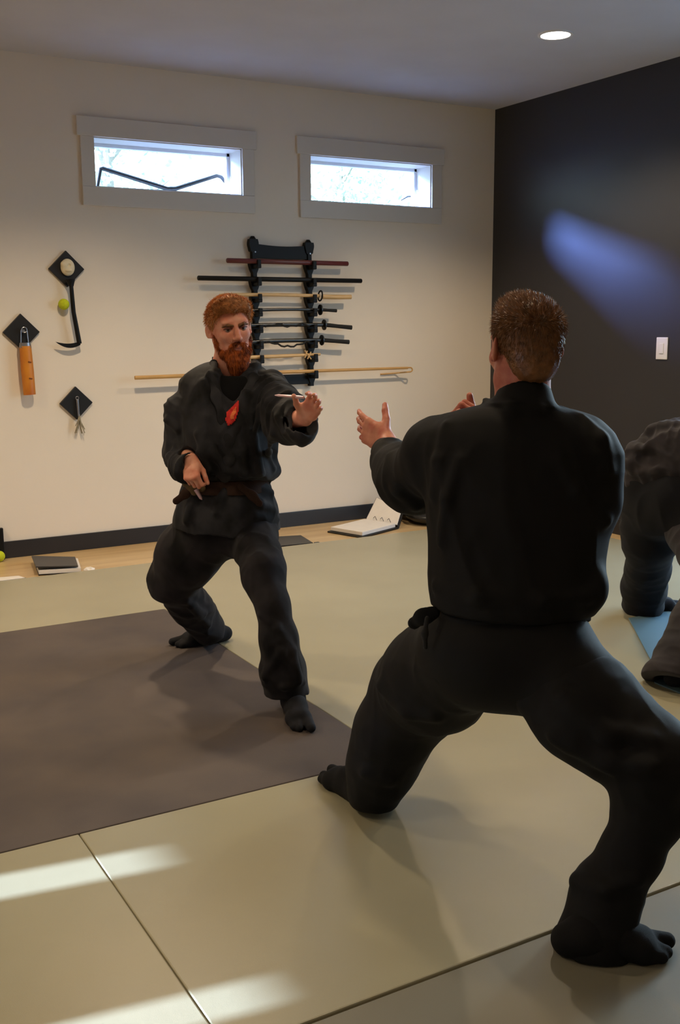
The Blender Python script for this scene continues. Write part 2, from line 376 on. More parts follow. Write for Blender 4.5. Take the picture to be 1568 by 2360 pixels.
        for gi in g:
            i0 = gi*B; ax = [lo[k]+(i0[k]+ar)*res for k in range(3)]
            X, Y, Z = np.meshgrid(*ax, indexing='ij'); Q = np.stack([X.ravel(), Y.ravel(), Z.ravel()], 1)
            D = s.val(Q, Q.min(0), Q.max(0)).reshape(X.shape)
            if D.min() > 0 or D.max() < 0: continue
            S = D < 0; n = B+1
            c = [S[a:a+n, b:b+n, d:d+n] for a in (0, 1) for b in (0, 1) for d in (0, 1)]; cnt = sum(x.astype(np.int8) for x in c); act = (cnt > 0) & (cnt < 8)
            idx = np.argwhere(act)
            if len(idx) == 0: continue
            acc = np.zeros((len(idx), 3)); w = np.zeros(len(idx))
            cor = [(a, b, d) for a in (0, 1) for b in (0, 1) for d in (0, 1)]
            dvl = {q: D[idx[:, 0]+q[0], idx[:, 1]+q[1], idx[:, 2]+q[2]] for q in cor}
            for q in cor:
                for k in range(3):
                    if q[k] == 0:
                        r = list(q); r[k] = 1; r = tuple(r); a, b = dvl[q], dvl[r]; m = (a < 0) != (b < 0)
                        t = np.where(m, a/np.where(m, a-b, 1), 0); pt = np.array(q, float)[None, :]+np.zeros((len(idx), 3)); pt[:, k] = t
                        acc[m] += pt[m]; w[m] += 1
            vp = lo+(idx-1+i0+acc/w[:, None])*res
            key = lambda I: ((I[:, 0]+i0[0]+1)*N[1]+(I[:, 1]+i0[1]+1))*N[2]+(I[:, 2]+i0[2]+1)
            VK.append(key(idx)); VP.append(vp)
            for k in range(3):
                a, b = (k+1) % 3, (k+2) % 3
                sl = [slice(1, B+1)]*3; s2 = list(sl); s2[k] = slice(2, B+2)
                A_, B_ = S[tuple(sl)], S[tuple(s2)]; m = A_ != B_; I = np.argwhere(m)+1
                if len(I) == 0: continue
                ea = np.zeros(3, int); ea[a] = 1; eb = np.zeros(3, int); eb[b] = 1
                q = np.stack([key(I-ea-eb), key(I-eb), key(I), key(I-ea)], 1)
                fl = A_[m]; q[~fl] = q[~fl][:, ::-1]; FK.append(q)
        VK = np.concatenate(VK); VP = np.concatenate(VP); FK = np.concatenate(FK)
        uk, ui = np.unique(VK, return_index=True); F_ = np.searchsorted(uk, FK); F_ = np.clip(F_, 0, len(uk)-1); ok = (uk[F_] == FK).all(1)
        return VP[ui].astype(np.float32), F_[ok].astype(np.int32)
def numesh(name, V, F_):
    me = bpy.data.meshes.new(name); me.from_pydata(V, [], F_); me.update(); me.shade_smooth(); return me
def fobj(name, field, res, m, parent):
    V, F_ = field.mesh(res); return link(name, numesh(name, V, F_), m, parent), V, F_
def vnormals(V, F_):
    n = np.cross(V[F_[:, 2]]-V[F_[:, 0]], V[F_[:, 3]]-V[F_[:, 1]]); N = np.zeros_like(V)
    for k in range(4): np.add.at(N, F_[:, k], n)
    return N/(np.linalg.norm(N, axis=1)[:, None]+1e-9)
def strands(V, F_, dens, length, comb, seed=1, curl=0.4, width=0.0007, lenf=None):
    """short hairs standing on a cap: narrow bent blades"""
    r = np.random.default_rng(seed); N = vnormals(V, F_); n = int(dens); i = r.integers(0, len(F_), n)
    w = r.random((n, 2)); p = (V[F_[i, 0]]*(1-w[:, :1])+V[F_[i, 1]]*w[:, :1])*(1-w[:, 1:])+(V[F_[i, 3]]*(1-w[:, :1])+V[F_[i, 2]]*w[:, :1])*w[:, 1:]
    nn = N[F_[i, 0]]; c = comb(p) if callable(comb) else np.tile(comb, (n, 1))
    c = c-nn*(c*nn).sum(1)[:, None]*0.8; L = length*(.6+.8*r.random(n)); 
    if lenf is not None: L = L*lenf(p)
    L = L[:, None]
    d1 = nn*.45+c+(r.random((n, 3))-.5)*curl; d1 /= np.linalg.norm(d1, axis=1)[:, None]; d2 = d1*.8+c*.5+(r.random((n, 3))-.5)*curl; d2 /= np.linalg.norm(d2, axis=1)[:, None]
    sd = np.cross(d1, r.random((n, 3))-.5); sd /= np.linalg.norm(sd, axis=1)[:, None]; sd *= width
    a = p-nn*.002; b = a+d1*L*.5; e_ = b+d2*L*.5
    VV = np.concatenate([a-sd, a+sd, b+sd*.8, b-sd*.8, e_]); k = np.arange(n)
    Q = np.stack([k, k+n, k+2*n, k+3*n], 1); T = np.stack([k+3*n, k+2*n, k+4*n], 1)
    return VV, Q, T
def hair_obj(name, V, F_, dens, length, comb, m, parent, **kw):
    VV, Q, T = strands(V, F_, dens, length, comb, **kw)
    me = bpy.data.meshes.new(name); A = np.concatenate([V, VV]); o = len(V)
    me.from_pydata(A, [], F_.tolist()+(Q+o).tolist()+(T+o).tolist()); me.update(); me.shade_smooth(); return link(name, me, m, parent)
class Frame:
    def __init__(s, c, fwd, up=ZZ, scale=1.0):
        s.c = np.array(c, float); s.y = nrm(fwd); s.x = nrm(np.cross(s.y, up)); s.z = np.cross(s.x, s.y); s.s = scale
    def __call__(s, x, y, z): return s.c+(s.x*x+s.y*y+s.z*z)*s.s
    @property
    def A(s): return np.array([s.x, s.y, s.z])
def head(F, H, neck=None, ears=True):
    s = H.s; A = H.A
    E = lambda c, r, op='+', k=.012, ax=A: F.ell(H(*c), np.array(r)*s, ax, op, k)
    E((0, -.014, .032), (.0745, .094, .083), k=.02)
    E((0, .026, -.022), (.061, .064, .083), k=.03)
    E((0, .05, -.088), (.034, .034, .03), k=.03)
    for q in (-1, 1):
        F.chain([H(q*.052, -.01, -.04), H(q*.046, .012, -.072), H(q*.018, .062, -.098)], [.017*s, .016*s, .016*s], k=.025)
        E((q*.038, .058, -.024), (.021, .02, .018), k=.02)
        E((q*.03, .073, .026), (.022, .012, .009), k=.014)
    F.chain([H(0, .083, .012), H(0, .096, -.012), H(0, .106, -.032)], [.008*s, .009*s, .0115*s], k=.008)
    for q in (-1, 1):
        E((q*.011, .095, -.036), (.008, .009, .0065), k=.006)
        E((q*.03, .09, .003), (.016, .013, .0105), '-', k=.012)
        E((q*.03, .0735, .002), (.0145, .0125, .0115), k=.004)
    F.chain([H(-.02, .081, -.0665), H(0, .09, -.0625), H(.02, .081, -.0665)], [.0035*s, .006*s, .0035*s], k=.005)
    F.chain([H(-.017, .08, -.073), H(0, .0885, -.0755), H(.017, .08, -.073)], [.004*s, .0068*s, .004*s], k=.006)
    if ears:
        for q in (-1, 1):
            ex = nrm(H.x*q*.55-H.y*.75); ez = nrm(H.z-H.y*.15); ey = nrm(np.cross(ez, ex)); ez = np.cross(ex, ey); B = np.array([ex, ey, ez])
            F.ell(H(q*.081, -.014, -.002), np.array((.018, .006, .031))*s, B, '+', .006)
            F.ell(H(q*.079, .004, -.022), np.array((.008, .006, .01))*s, B, '+', .006)
            F.ell(H(q*.088, -.006, .003), np.array((.0105, .006, .021))*s, B, '-', .004)
    if neck is not None: F.chain([H(0, -.022, -.03), neck], [.054*s, .06*s], k=.03)
def hand(F, W, d, s, left, curl=(20, 25, 15), spread=4, thumb=(35, 15), sc=1.0, fingers=None, tout=.75):
    """W wrist point, d towards the fingers, s towards the thumb side"""
    d = nrm(d); s = nrm(s-d*np.dot(s, d)); n = np.cross(d, s) if left else np.cross(s, d)
    tips = []
    L = [(.030, .096, (.044, .026, .021), .0088), (.010, .100, (.048, .030, .022), .0090), (-.011, .095, (.044, .028, .021), .0086), (-.030, .086, (.035, .021, .019), .0077)]
    for i, (off, kn, seg, r) in enumerate(L):
        k = W+d*kn*sc+s*off*sc*1.0; F.chain([W+s*off*.45*sc, W+d*kn*.55*sc+s*off*.85*sc, k], [.0165*sc, .0135*sc, .0115*sc], k=.012)
        a0 = math.radians((1.5-i)*spread); dd = nrm(d*math.cos(a0)+s*math.sin(a0)); ang = 0; p = k; pts = [p]; c = fingers[i] if fingers else curl
        for L_, cu in zip(seg, c):
            ang += math.radians(cu); p = p+(dd*math.cos(ang)+n*math.sin(ang))*L_*sc; pts.append(p)
        F.chain(pts, [r*1.08*sc, r*1.0*sc, r*.92*sc, r*.8*sc], k=.0035)
        tips.append(p)
    b = W+d*.022*sc+s*.022*sc+n*.006*sc; t0 = nrm(s*tout+d*.6+n*.35); m = b+t0*.046*sc; t1 = nrm(t0*math.cos(math.radians(thumb[0]))+nrm(d+n*.2)*math.sin(math.radians(thumb[0]))); q = m+t1*.034*sc
    t2 = nrm(t1*math.cos(math.radians(thumb[1]))+nrm(d*.5+n)*math.sin(math.radians(thumb[1]))); e_ = q+t2*.026*sc
    F.chain([b, m], [.0165*sc, .0125*sc], k=.014); F.chain([m, q, e_], [.0122*sc, .0108*sc, .009*sc], k=.004)
    return tips, n
def tabi(F, ankle, toe, shin, sc=1.0, z0=0.0, side=1, k=.012):
    """split-toed sock: side = +1 if the big toe lies to the right of ankle->toe"""
    a = np.array(ankle, float); t = np.array(toe, float); d = t-a; d[2] = 0; L = np.linalg.norm(d); d = d/L; r = np.array([d[1], -d[0], 0.])*side
    h = np.array([a[0], a[1], z0])
    F.chain([h-d*.045+ZZ*.034, h+d*.02+ZZ*.036], [.034*sc, .036*sc], k=k)
    F.chain([h-d*.0+ZZ*.05, h+d*L*.35+ZZ*.046, h+d*L*.62+ZZ*.032+r*.006], [.042*sc, .036*sc, .03*sc], k=.02)
    F.chain([h-d*.02+ZZ*.032+r*-.004, h+d*L*.6+ZZ*.027-r*.02, h+d*L*.62+ZZ*.027-r*.028], [.03*sc, .026*sc, .024*sc], k=.02)
    F.chain([h+d*L*.6+ZZ*.024+r*.02, h+d*L*.97+ZZ*.018+r*.026], [.024*sc, .0165*sc], k=.012)
    F.chain([h+d*L*.62+ZZ*.022-r*.004, h+d*L*.9+ZZ*.015-r*.014], [.022*sc, .0135*sc], k=.008)
    F.chain([h+d*L*.6+ZZ*.022-r*.026, h+d*L*.83+ZZ*.014-r*.032], [.021*sc, .0125*sc], k=.01)
    F.chain([h+ZZ*.05, np.array(shin, float)], [.042*sc, .05*sc], k=.02)
    F.half(h-ZZ*.08+d*.05, -ZZ, .3, k=.004) if False else None
    F.add(lambda Q: (Q[:, 2]-z0-.003), h-.25, h+.25, '-', .004, None) if False else None
# ------------------------------------------------------------------ people
def skinmat(name, a, b):
    m = mat(name, a, 0.5, 0.0, 28, 0.12, 700, rgb2=b, sss=0.12, spec=0.4, bdist=.001); return m
M['skin'] = skinmat('fair_ruddy_skin', (232, 166, 138), (220, 138, 110))
M['skin_back'] = skinmat('pink_skin', (210, 140, 112), (188, 104, 84))
M['ginger'] = mat('ginger_hair', (202, 142, 84), 0.5, 0.25, 60, spec=0.5)
M['beard'] = mat('copper_beard', (198, 104, 40), 0.6, 0.0, 45, rgb2=(112, 48, 16), spec=0.35)
M['sandy'] = mat('sandy_brown_hair', (122, 80, 42), 0.4, 0.25, 60, spec=0.6)
M['gi_worn'] = mat('washed_black_cotton', (15, 15, 16), 0.8, 0.0, 9, 0.5, 900, rgb2=(50, 50, 54), sheen=0.05, spec=0.2, bdist=.0012, crease=(5.0, .55, .03, (1, 1, .55)))  # lighter patches: faded cotton plus fold highlights put into the colour
M['pants_worn'] = mat('charcoal_trouser_cotton', (17, 16, 18), 0.85, 0.0, 8, 0.5, 900, rgb2=(42, 39, 42), sheen=0.05, spec=0.2, bdist=.0012, crease=(4.0, .5, .03, (1.4, 1.4, .6)))
M['gi_black'] = mat('deep_black_cotton', (13, 13, 13), 0.75, 0.1, 9, 0.4, 900, sheen=0.0, spec=0.25, bdist=.001, crease=(3.0, .4, .03, (1.2, 1.2, .5)))
M['pants_black'] = mat('deep_black_trousers', (12, 12, 13), 0.75, 0.1, 7, 0.4, 900, sheen=0.0, spec=0.25, bdist=.001, crease=(2.6, .3, .03, (1, 1, .8)))
M['gi_grey'] = mat('grey_worn_cotton', (58, 54, 57), 0.85, 0.0, 8, 0.5, 800, rgb2=(40, 38, 41), sheen=0.08, spec=0.2, bdist=.0012, crease=(5.0, .55, .03, (.6, 1, 1)))
M['pants_navy'] = mat('dark_navy_cotton', (17, 18, 23), 0.85, 0.1, 7, 0.4, 800, sheen=0.05, spec=0.2)
M['tabi'] = mat('black_split_toe_sock', (30, 30, 34), 0.85, 0.1, 30, 0.4, 900, spec=0.25)
M['tabi_dark'] = mat('deep_black_split_toe_sock', (18, 18, 20), 0.85, 0.1, 30, 0.4, 900, spec=0.25)
M['tshirt'] = mat('black_t_shirt', (16, 16, 17), 0.9, 0.05, 20, spec=0.15)
M['belt'] = mat('brown_cotton_belt', (58, 40, 32), 0.85, 0.15, 40, 0.4, 500, spec=0.2)
M['red'] = mat('red_embroidery', (214, 34, 20), 0.7, 0.1, 60)
M['orange'] = mat('orange_embroidery', (240, 120, 60), 0.7, 0.1, 60)
M['eye'] = mat('eye_white', (150, 132, 122), 0.3)
M['iris'] = mat('dark_eye', (24, 16, 14), 0.3)
M['blade'] = mat('pale_pink_metal', (226, 190, 196), 0.3, metal=0.3)
M['lip'] = mat('lips', (160, 84, 72), 0.5)
M['olive'] = mat('olive_brown_cord', (98, 78, 48), 0.8, 0.2, 50)
M['denim'] = mat('dark_blue_trousers', (44, 58, 86), 0.8, 0.2, 30)
EXTRA = []
# ---- the bearded man ---------------------------------------------------------
pa = empty('person', (1.66, 3.72, 0), 'bearded red-haired person in worn black jacket and trousers, one arm stretched forward, facing the viewer', 'person')
azc = math.atan2(-RT[1], -RT[0])
view = nrm(np.array([BK[0], BK[1], 0.]))
side = nrm(np.array([RT[0], RT[1], 0.]))
Ha = Frame(P(530, 756, 3.97), view*math.cos(.38)+side*math.sin(.38)-ZZ*.05, up=nrm(ZZ-side*.12), scale=.98)
fa = Field()
head(fa, Ha, P(535, 880, 4.03))
fa.chain([P(534, 868, 4.05), P(534, 960, 4.08), P(520, 1100, 4.12), P(525, 1200, 4.15)], [.085, .125, .12, .13], k=.05, squash=(view, .75))
WLa = P(701, 964, 3.53); WRa = P(441, 1060, 3.90)
fa.chain([P(610, 905, 4.02), P(655, 965, 3.80), WLa], [.055, .042, .027], k=.03)
fa.chain([P(455, 905, 4.02), P(420, 1040, 4.1), WRa], [.055, .036, .025], k=.03)
fa.chain([P(575, 1225, 4.1), P(629, 1395, 3.8), P(650, 1500, 3.83), P(668, 1590, 3.88)], [.075, .03, .032, .032], k=.04)
fa.chain([P(480, 1230, 4.18), P(400, 1335, 4.34), P(440, 1398, 4.5), P(478, 1465, 4.67)], [.075, .038, .032, .032], k=.04)
tips_a, na = hand(fa, WLa, vb(.42, .46, .78), vb(-.62, .78, .0), True, fingers=[(18, 26, 18), (14, 20, 15), (12, 20, 15), (12, 22, 18)], spread=3, thumb=(40, 30), sc=.86, tout=.6)
hand(fa, WRa, vb(.10, -.84, .50), vb(.80, .1, .35), False, fingers=[(50, 75, 40), (60, 80, 45), (66, 80, 45), (72, 80, 45)], spread=1, thumb=(62, 35), sc=.84, tout=.32)
fobj('body', fa, .0032, M['skin'], pa)
# eyes
for q in (-1, 1):
    mb = MB().sphere(Ha(q*.030, .0755, .001), .0118); mb.build('eye', M['eye'], pa, at=Ha(q*.030, .0755, .001), smooth=True)
    c = Ha(q*.030+.0015, .0835, .001); eo = [o for o in COL.objects if o.name.startswith('eye')][-1]
    MB().sphere(c, .0056, seg=14).build('iris', M['iris'], eo, smooth=True)
# eyebrows as fine ginger strands and lashes' dark lids
for q in (-1, 1):
    f = Field(); f.chain([Ha(q*.012, .0885, .0135), Ha(q*.031, .0885, .018), Ha(q*.047, .0745, .013)], [.0044, .005, .003], k=.004); V, Fq = f.mesh(.0016)
    hair_obj('eyebrow', V, Fq, 500, .006, Ha.x*q, M['sandy'], pa, seed=3+q, width=.0004)
    f = Field(); f.chain([Ha(q*.0155, .0845, .0035), Ha(q*.03, .0885, .0068), Ha(q*.046, .0765, .003)], [.0022, .0038, .0022], k=.003); V, Fq = f.mesh(.0012)
    link('eyelid', numesh('eyelid', V, Fq), mat('eyelid_shade_%d' % q, (104, 56, 44), .6), pa)
# hair of the bearded man
f = Field()
f.ell(Ha(0, -.016, .037), (.081, .0995, .086), Ha.A)
f.ell(Ha(.008, .05, .093), (.062, .045, .033), Ha.A, k=.02)
f.ell(Ha(-.06, .01, .07), (.027, .05, .035), Ha.A, k=.02)
f.half(Ha(0, .066, .07), Ha.y*1.0-Ha.z*.3, .3, k=.012)
f.half(Ha(0, .03, .02), Ha.y*.8-Ha.z*.6, .3, k=.01)
f.half(Ha(0, -.06, -.045), -Ha.z+Ha.y*.35, .3, k=.01)
f.chain([Ha(-.052, .052, .078), Ha(0, .07, .083), Ha(.052, .05, .078)], [.014, .016, .013], k=.025)
f.noise.append((.0012, (50, 50, 50), 2))
V, Fq = f.mesh(.003)
hair_obj('hair', V, Fq, 9000, .017, lambda p: (Ha.x*.5+Ha.y*.7+Ha.z*.25)[None, :]*np.clip(((p-Ha.c)@Ha.z-.02)/.05, 0, 1)[:, None]-Ha.z*.6*np.clip(1-((p-Ha.c)@Ha.z-.02)/.05, 0, 1)[:, None], M['ginger'], pa, seed=5, width=.0008, lenf=lambda p: np.clip(((p-Ha.c)@Ha.z+.04)/.07, .25, 1.1))
# beard
f = Field()
for q in (-1, 1):
    f.chain([Ha(q*.063, .01, -.022), Ha(q*.057, .016, -.055), Ha(q*.043, .036, -.088), Ha(q*.022, .06, -.104)], [.007, .0115, .015, .02], k=.02)
    f.chain([Ha(q*.006, .093, -.054), Ha(q*.024, .083, -.061), Ha(q*.031, .072, -.084)], [.0052, .006, .008], k=.01)
f.chain([Ha(0, .064, -.1), Ha(.003, .07, -.125), Ha(.008, .066, -.15)], [.028, .026, .02], k=.03)
f.chain([Ha(-.018, .055, -.1), Ha(-.01, .06, -.145)], [.018, .014], k=.02); f.chain([Ha(.018, .055, -.1), Ha(.022, .06, -.152)], [.018, .013], k=.02)
f.ell(Ha(0, .094, -.0715), (.016, .012, .0055), Ha.A, '-', .005)
f.noise.append((.0016, (90, 90, 45), 5))
V, Fq = f.mesh(.0026)
hair_obj('beard', V, Fq, 9000, .014, -Ha.z*.9+Ha.y*.12, M['beard'], pa, seed=6, width=.0007)
MB().tube([Ha(-.015, .0915, -.0705), Ha(0, .0965, -.0715), Ha(.015, .0915, -.0705)], [.001, .0036, .001]).build('lower_lip', M['lip'], pa, smooth=True)
# t-shirt
f = Field()
f.loft([(862, 498, 580, 3.97, .068), (880, 476, 604, 3.98, .092), (930, 484, 592, 4.0, .118), (1000, 486, 584, 4.03, .105), (1080, 480, 580, 4.06, .1)], k=.02)
f.ell(P(536, 846, 4.0), (.062, .1, .075), (side, view, ZZ), '-', .006)
fobj('t_shirt', f, .006, M['tshirt'], pa)
# jacket
J = Field()
ja = (.012, 6.0, 17.0, 1.0)
J.loft([(836, 498, 588, 4.03, .05), (846, 468, 606, 4.02, .08), (862, 445, 628, 4.02, .105), (890, 424, 652, 4.01, .128), (930, 418, 655, 4.01, .142), (985, 420, 640, 4.02, .15), (1040, 424, 638, 4.05, .155), (1078, 424, 643, 4.08, .16), (1090, 428, 636, 4.1, .155), (1100, 437, 618, 4.11, .13)], k=.03, fold=(.02, 3.5, 12.0, 1.0, nrm(side*.9+ZZ*.35), P(530, 950, 4.0)))
J.cpx([(452, 890, 4.02, 36), (422, 950, 4.04, 37), (424, 1035, 4.1, 32)], k=.03, fold=(.017, 6.0, 19.0, 2.0))
J.cpx([(396, 958, 4.05, 15), (412, 952, 4.03, 18)], k=.02)
J.cpx([(418, 1045, 4.1, 36), (432, 1076, 3.98, 36), (436, 1082, 3.92, 38)], k=.025, fold=(.012, 6.0, 20.0, 3.0))
J.cpx([(622, 903, 4.0, 44), (652, 943, 3.82, 42), (676, 966, 3.68, 43)], k=.035, fold=(.02, 6.0, 17.0, 4.0))
J.cpx([(676, 966, 3.68, 42), (697, 979, 3.56, 40)], k=.02, fold=(.008, 6.0, 14.0, 5.0))
J.cpx([(684, 998, 3.6, 28), (702, 1000, 3.55, 25)], k=.02)
J.cpx([(640, 985, 3.8, 34), (690, 995, 3.62, 30)], k=.03)
J.noise += [(.0075, (8, 8, 5), 3.3), (.003, (20, 20, 11), 8.1)]
# cuffs are open
cu = vb(.42, .12, .9)
J.chain([WLa-cu*.075, WLa+cu*.06], [.052, .064], op='-', k=.006, squash=(nrm(np.cross(cu, UP)), .85)); J.half(WLa+cu*.012, cu, .16, k=.006)
cr = nrm(P(470, 1105, 3.8)-P(425, 1050, 3.97)); J.chain([WRa-cr*.05, WRa+cr*.05], [.030, .042], op='-', k=.006); J.half(WRa+cr*.024, cr, .11, k=.006)
# V opening over the t-shirt
J.chain([P(534, 845, 3.88), P(536, 885, 3.86), P(540, 935, 3.87)], [.066, .054, .010], op='-', k=.012)
J.ell(P(536, 850, 4.0), (.068, .085, .055), (side, view, ZZ), '-', .01)
# folds that run across chest and sleeves
for pts in ([(470, 880), (478, 960), (470, 1040), (480, 1080)], [(455, 1000), (490, 1045), (520, 1085)], [(600, 940), (585, 1010), (600, 1085)], [(560, 1040), (565, 1090), (600, 1094)], [(630, 1000), (618, 1050), (630, 1080)]):
    q = [J.hit(x, y, 3.5, 4.3) for x, y in pts]; q = [x for x in q if x is not None]
    if len(q) > 1: EXTRA.append(q)
for q in EXTRA: J.chain([x+view*.003 for x in q], [.011]*len(q), k=.022)
for pts, dd in (([(404, 905), (392, 940)], 0), ([(386, 968), (412, 990)], 0), ([(392, 1015), (436, 1030)], 0), ([(392, 1050), (430, 1052)], 0), ([(620, 925), (668, 905)], 0), ([(640, 960), (655, 1000)], 0), ([(668, 930), (672, 1004)], 0)):
    q = [J.hit(x, y, 3.3, 4.4) for x, y in pts]; q = [x for x in q if x is not None]
    if len(q) > 1: J.chain(q, .009, k=.022)
lap = {}
for nm, pts in (('a', [(497, 838), (494, 870), (503, 915), (520, 965), (532, 1010), (532, 1060), (520, 1100)]), ('b', [(584, 838), (580, 870), (566, 910), (545, 965), (520, 1020), (492, 1080)])):
    q = [J.hit(x+(4 if nm == 'b' else -4), y, 3.6, 4.4) for x, y in pts]; lap[nm] = [x for x in q if x is not None]
for nm in 'ba':
    if len(lap[nm]) > 1: J.chain([x-view*.001 for x in lap[nm]], [.022]+[.019]*(len(lap[nm])-1), k=.004, squash=(view, .5))
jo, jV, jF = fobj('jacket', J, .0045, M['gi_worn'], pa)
M['lapel'] = mat('faded_black_lapel', (22, 22, 24), 0.8, 0.0, 12, 0.5, 900, rgb2=(52, 52, 55), spec=0.2, bdist=.001)
for nm, off in (('b', .0), ('a', .002)):
    if len(lap[nm]) > 2:
        f = Field(); f.chain([x+view*off for x in lap[nm]], [.017]+[.0155]*(len(lap[nm])-1), k=.012, squash=(view, .38)); fobj('lapel', f, .003, M['lapel'], jo)
# skirt of the jacket below the belt
S = Field(); S.noise += [(.006, (9, 9, 5), 1.3), (.003, (20, 20, 11), 2.1)]
S.loft([(1100, 438, 616, 4.11, .13), (1130, 424, 628, 4.12, .148), (1170, 408, 640, 4.13, .16), (1200, 402, 643, 4.14, .168), (1213, 402, 644, 4.145, .17)], k=.02, fold=(.012, 2.5, 10.0, 3.0, nrm(side), P(530, 1150, 4.1)))
S.loft([(1190, 412, 634, 4.14, .156), (1216, 410, 636, 4.145, .16)], op='-', k=.006)
for pts in ([(560, 1115), (600, 1160), (635, 1180)], [(575, 1110), (625, 1135)], [(450, 1140), (430, 1200)], [(590, 1190), (640, 1195)], [(520, 1130), (500, 1180)]):
    q = [S.hit(x, y, 3.6, 4.3) for x, y in pts]; q = [x for x in q if x is not None]
    if len(q) > 1: S.chain(q, .01, k=.025)
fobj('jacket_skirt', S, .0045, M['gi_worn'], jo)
# trousers
T = Field(); T.noise += [(.006, (8, 8, 4), 5.3), (.0025, (20, 20, 10), 6.1)]
T.ell(P(524, 1212, 4.14), (.185, .15, .125), (side, view, ZZ), k=.05)
T.cpx([(584, 1235, 4.08, 58), (606, 1320, 3.88, 45), (629, 1395, 3.8, 38)], k=.05, fold=(.008, 3.0, 11.0, 6.0, nrm(side+ZZ*.3), P(600, 1300, 4)))
T.cpx([(629, 1395, 3.8, 38), (642, 1470, 3.8, 44), (652, 1545, 3.84, 49), (659, 1598, 3.86, 48)], k=.03, fold=(.008, 4.0, 13.0, 7.0, nrm(side+ZZ*.55), P(640, 1500, 4)))
T.cpx([(472, 1235, 4.16, 68), (432, 1280, 4.24, 68), (400, 1335, 4.34, 57)], k=.05, fold=(.008, 3.0, 9.0, 8.0, nrm(side-ZZ*.6), P(430, 1300, 4)))
T.cpx([(400, 1340, 4.34, 54), (440, 1398, 4.5, 42), (479, 1447, 4.64, 40)], k=.03, fold=(.012, 4.0, 12.0, 9.0, nrm(side*.5+ZZ), P(430, 1400, 4)))
def hem(Fd, a, b, r, back=.09, R=.2, over=.0):
    """cuts the end of a trouser leg flat and hollow; a: end of the leg, b: point further up"""
    n = nrm(a-b); Fd.chain([a-n*back, a+n*.05], [r*.8, r], op='-', k=.006); Fd.half(a+n*over, n, R, k=.004)
hem(T, P(659, 1598, 3.86), P(657, 1500, 3.83), .058, R=.16); hem(T, P(486, 1453, 4.66), P(452, 1412, 4.54), .052, R=.14)
for pts in ([(600, 1420), (640, 1440), (680, 1425)], [(610, 1560), (650, 1500), (690, 1560)], [(640, 1450), (675, 1500), (690, 1570)], [(430, 1385), (470, 1415)], [(440, 1400), (480, 1440)], [(610, 1575), (655, 1582), (700, 1572)]):
    q = [T.hit(x, y, 3.4, 4.9) for x, y in pts]; q = [x for x in q if x is not None]
    if len(q) > 1: T.chain(q, .01, k=.022)
fobj('trousers', T, .005, M['pants_worn'], pa)
# split-toe socks
f = Field(); ank = P(676, 1600, 3.86)
tabi(f, (ank[0], ank[1]+.0, 0), (1.61, 3.075, 0), P(672, 1570, 3.86), side=-1)
fobj('split_toe_sock', f, .0035, M['tabi'], pa)
f = Field(); t2 = P(398, 1488, 4.66)
tabi(f, P(497, 1478, 4.74)*np.array([1, 1, 0]), t2*np.array([1, 1, 0]), P(487, 1455, 4.66), side=1)
fobj('split_toe_sock', f, .0035, M['tabi'], pa)
# belt with knot and ends
f = Field()
f.loft([(1096, 431, 620, 4.105, .15), (1128, 428, 624, 4.115, .155)], k=.01); f.loft([(1090, 442, 610, 4.105, .122), (1135, 440, 612, 4.115, .126)], op='-', k=.004)
bo, _, _ = fobj('belt', f, .0042, M['belt'], pa)
kc = P(447, 1120, 3.945)
f = Field(); f.ell(kc, (.03, .022, .024), (side, view, ZZ), k=.01); f.chain([kc-side*.03+ZZ*.012, kc+side*.03-ZZ*.01], [.016, .014], k=.008); f.chain([kc+ZZ*.025, kc-ZZ*.024], .013, k=.008)
fobj('belt_knot', f, .003, M['olive'], bo)
def strap(pts, w, th, name, m, parent, wn=None):
    f = Field(); n = view if wn is None else wn
    f.chain(pts, w, k=.01, squash=(n, th/w)); return fobj(name, f, .003, m, parent)
strap([kc, P(428, 1138, 3.98), P(406, 1155, 4.0)], .014, .006, 'belt_end', M['belt'], bo)
strap([P(556, 1122, 3.955), P(582, 1142, 3.965), P(598, 1160, 3.975)], .014, .006, 'belt_end', M['belt'], bo)
# small pale pointed tip below the knot
mb = MB().tube([P(452, 1128, 3.93), P(463, 1148, 3.93), P(466, 1152, 3.93)], [.009, .006, .001]); mb.build('pale_tip', M['blade'], pa, smooth=True)
# chest emblem on the jacket
def decal(field, name, poly, m, parent, off=.002, d=(3.4, 4.4), n=16):
    poly = np.array(poly, float); lo, hi = poly.min(0), poly.max(0); pts = {}; bm = bmesh.new()
    def inside(x, y):
        c = False; j = len(poly)-1
        for i in range(len(poly)):
            if (poly[i][1] > y) != (poly[j][1] > y) and x < (poly[j][0]-poly[i][0])*(y-poly[i][1])/(poly[j][1]-poly[i][1])+poly[i][0]: c = not c
            j = i
        return c
    st = max(hi-lo)/n; nx, ny = int((hi[0]-lo[0])/st)+2, int((hi[1]-lo[1])/st)+2
    def vert(i, j):
        if (i, j) not in pts:
            h = field.hit(lo[0]+i*st, lo[1]+j*st, *d); pts[i, j] = None if h is None else bm.verts.new(Vector((h+BK*off).tolist()))
        return pts[i, j]
    for i in range(nx):
        for j in range(ny):
            if inside(lo[0]+(i+.5)*st, lo[1]+(j+.5)*st):
                v = [vert(i, j), vert(i, j+1), vert(i+1, j+1), vert(i+1, j)]
                if None not in v: bm.faces.new(v)
    me = bpy.data.meshes.new(name); bm.to_mesh(me); bm.free(); o = link(name, me, m, parent, smooth=True)
    s = o.modifiers.new('solid', 'SOLIDIFY'); s.thickness = .0015; s.offset = 1; return o
em = decal(J, 'chest_emblem', [(550, 924), (551, 946), (545, 966), (538, 976), (527, 981), (520, 968), (524, 950), (535, 938)], M['red'], jo, off=.007, n=22)
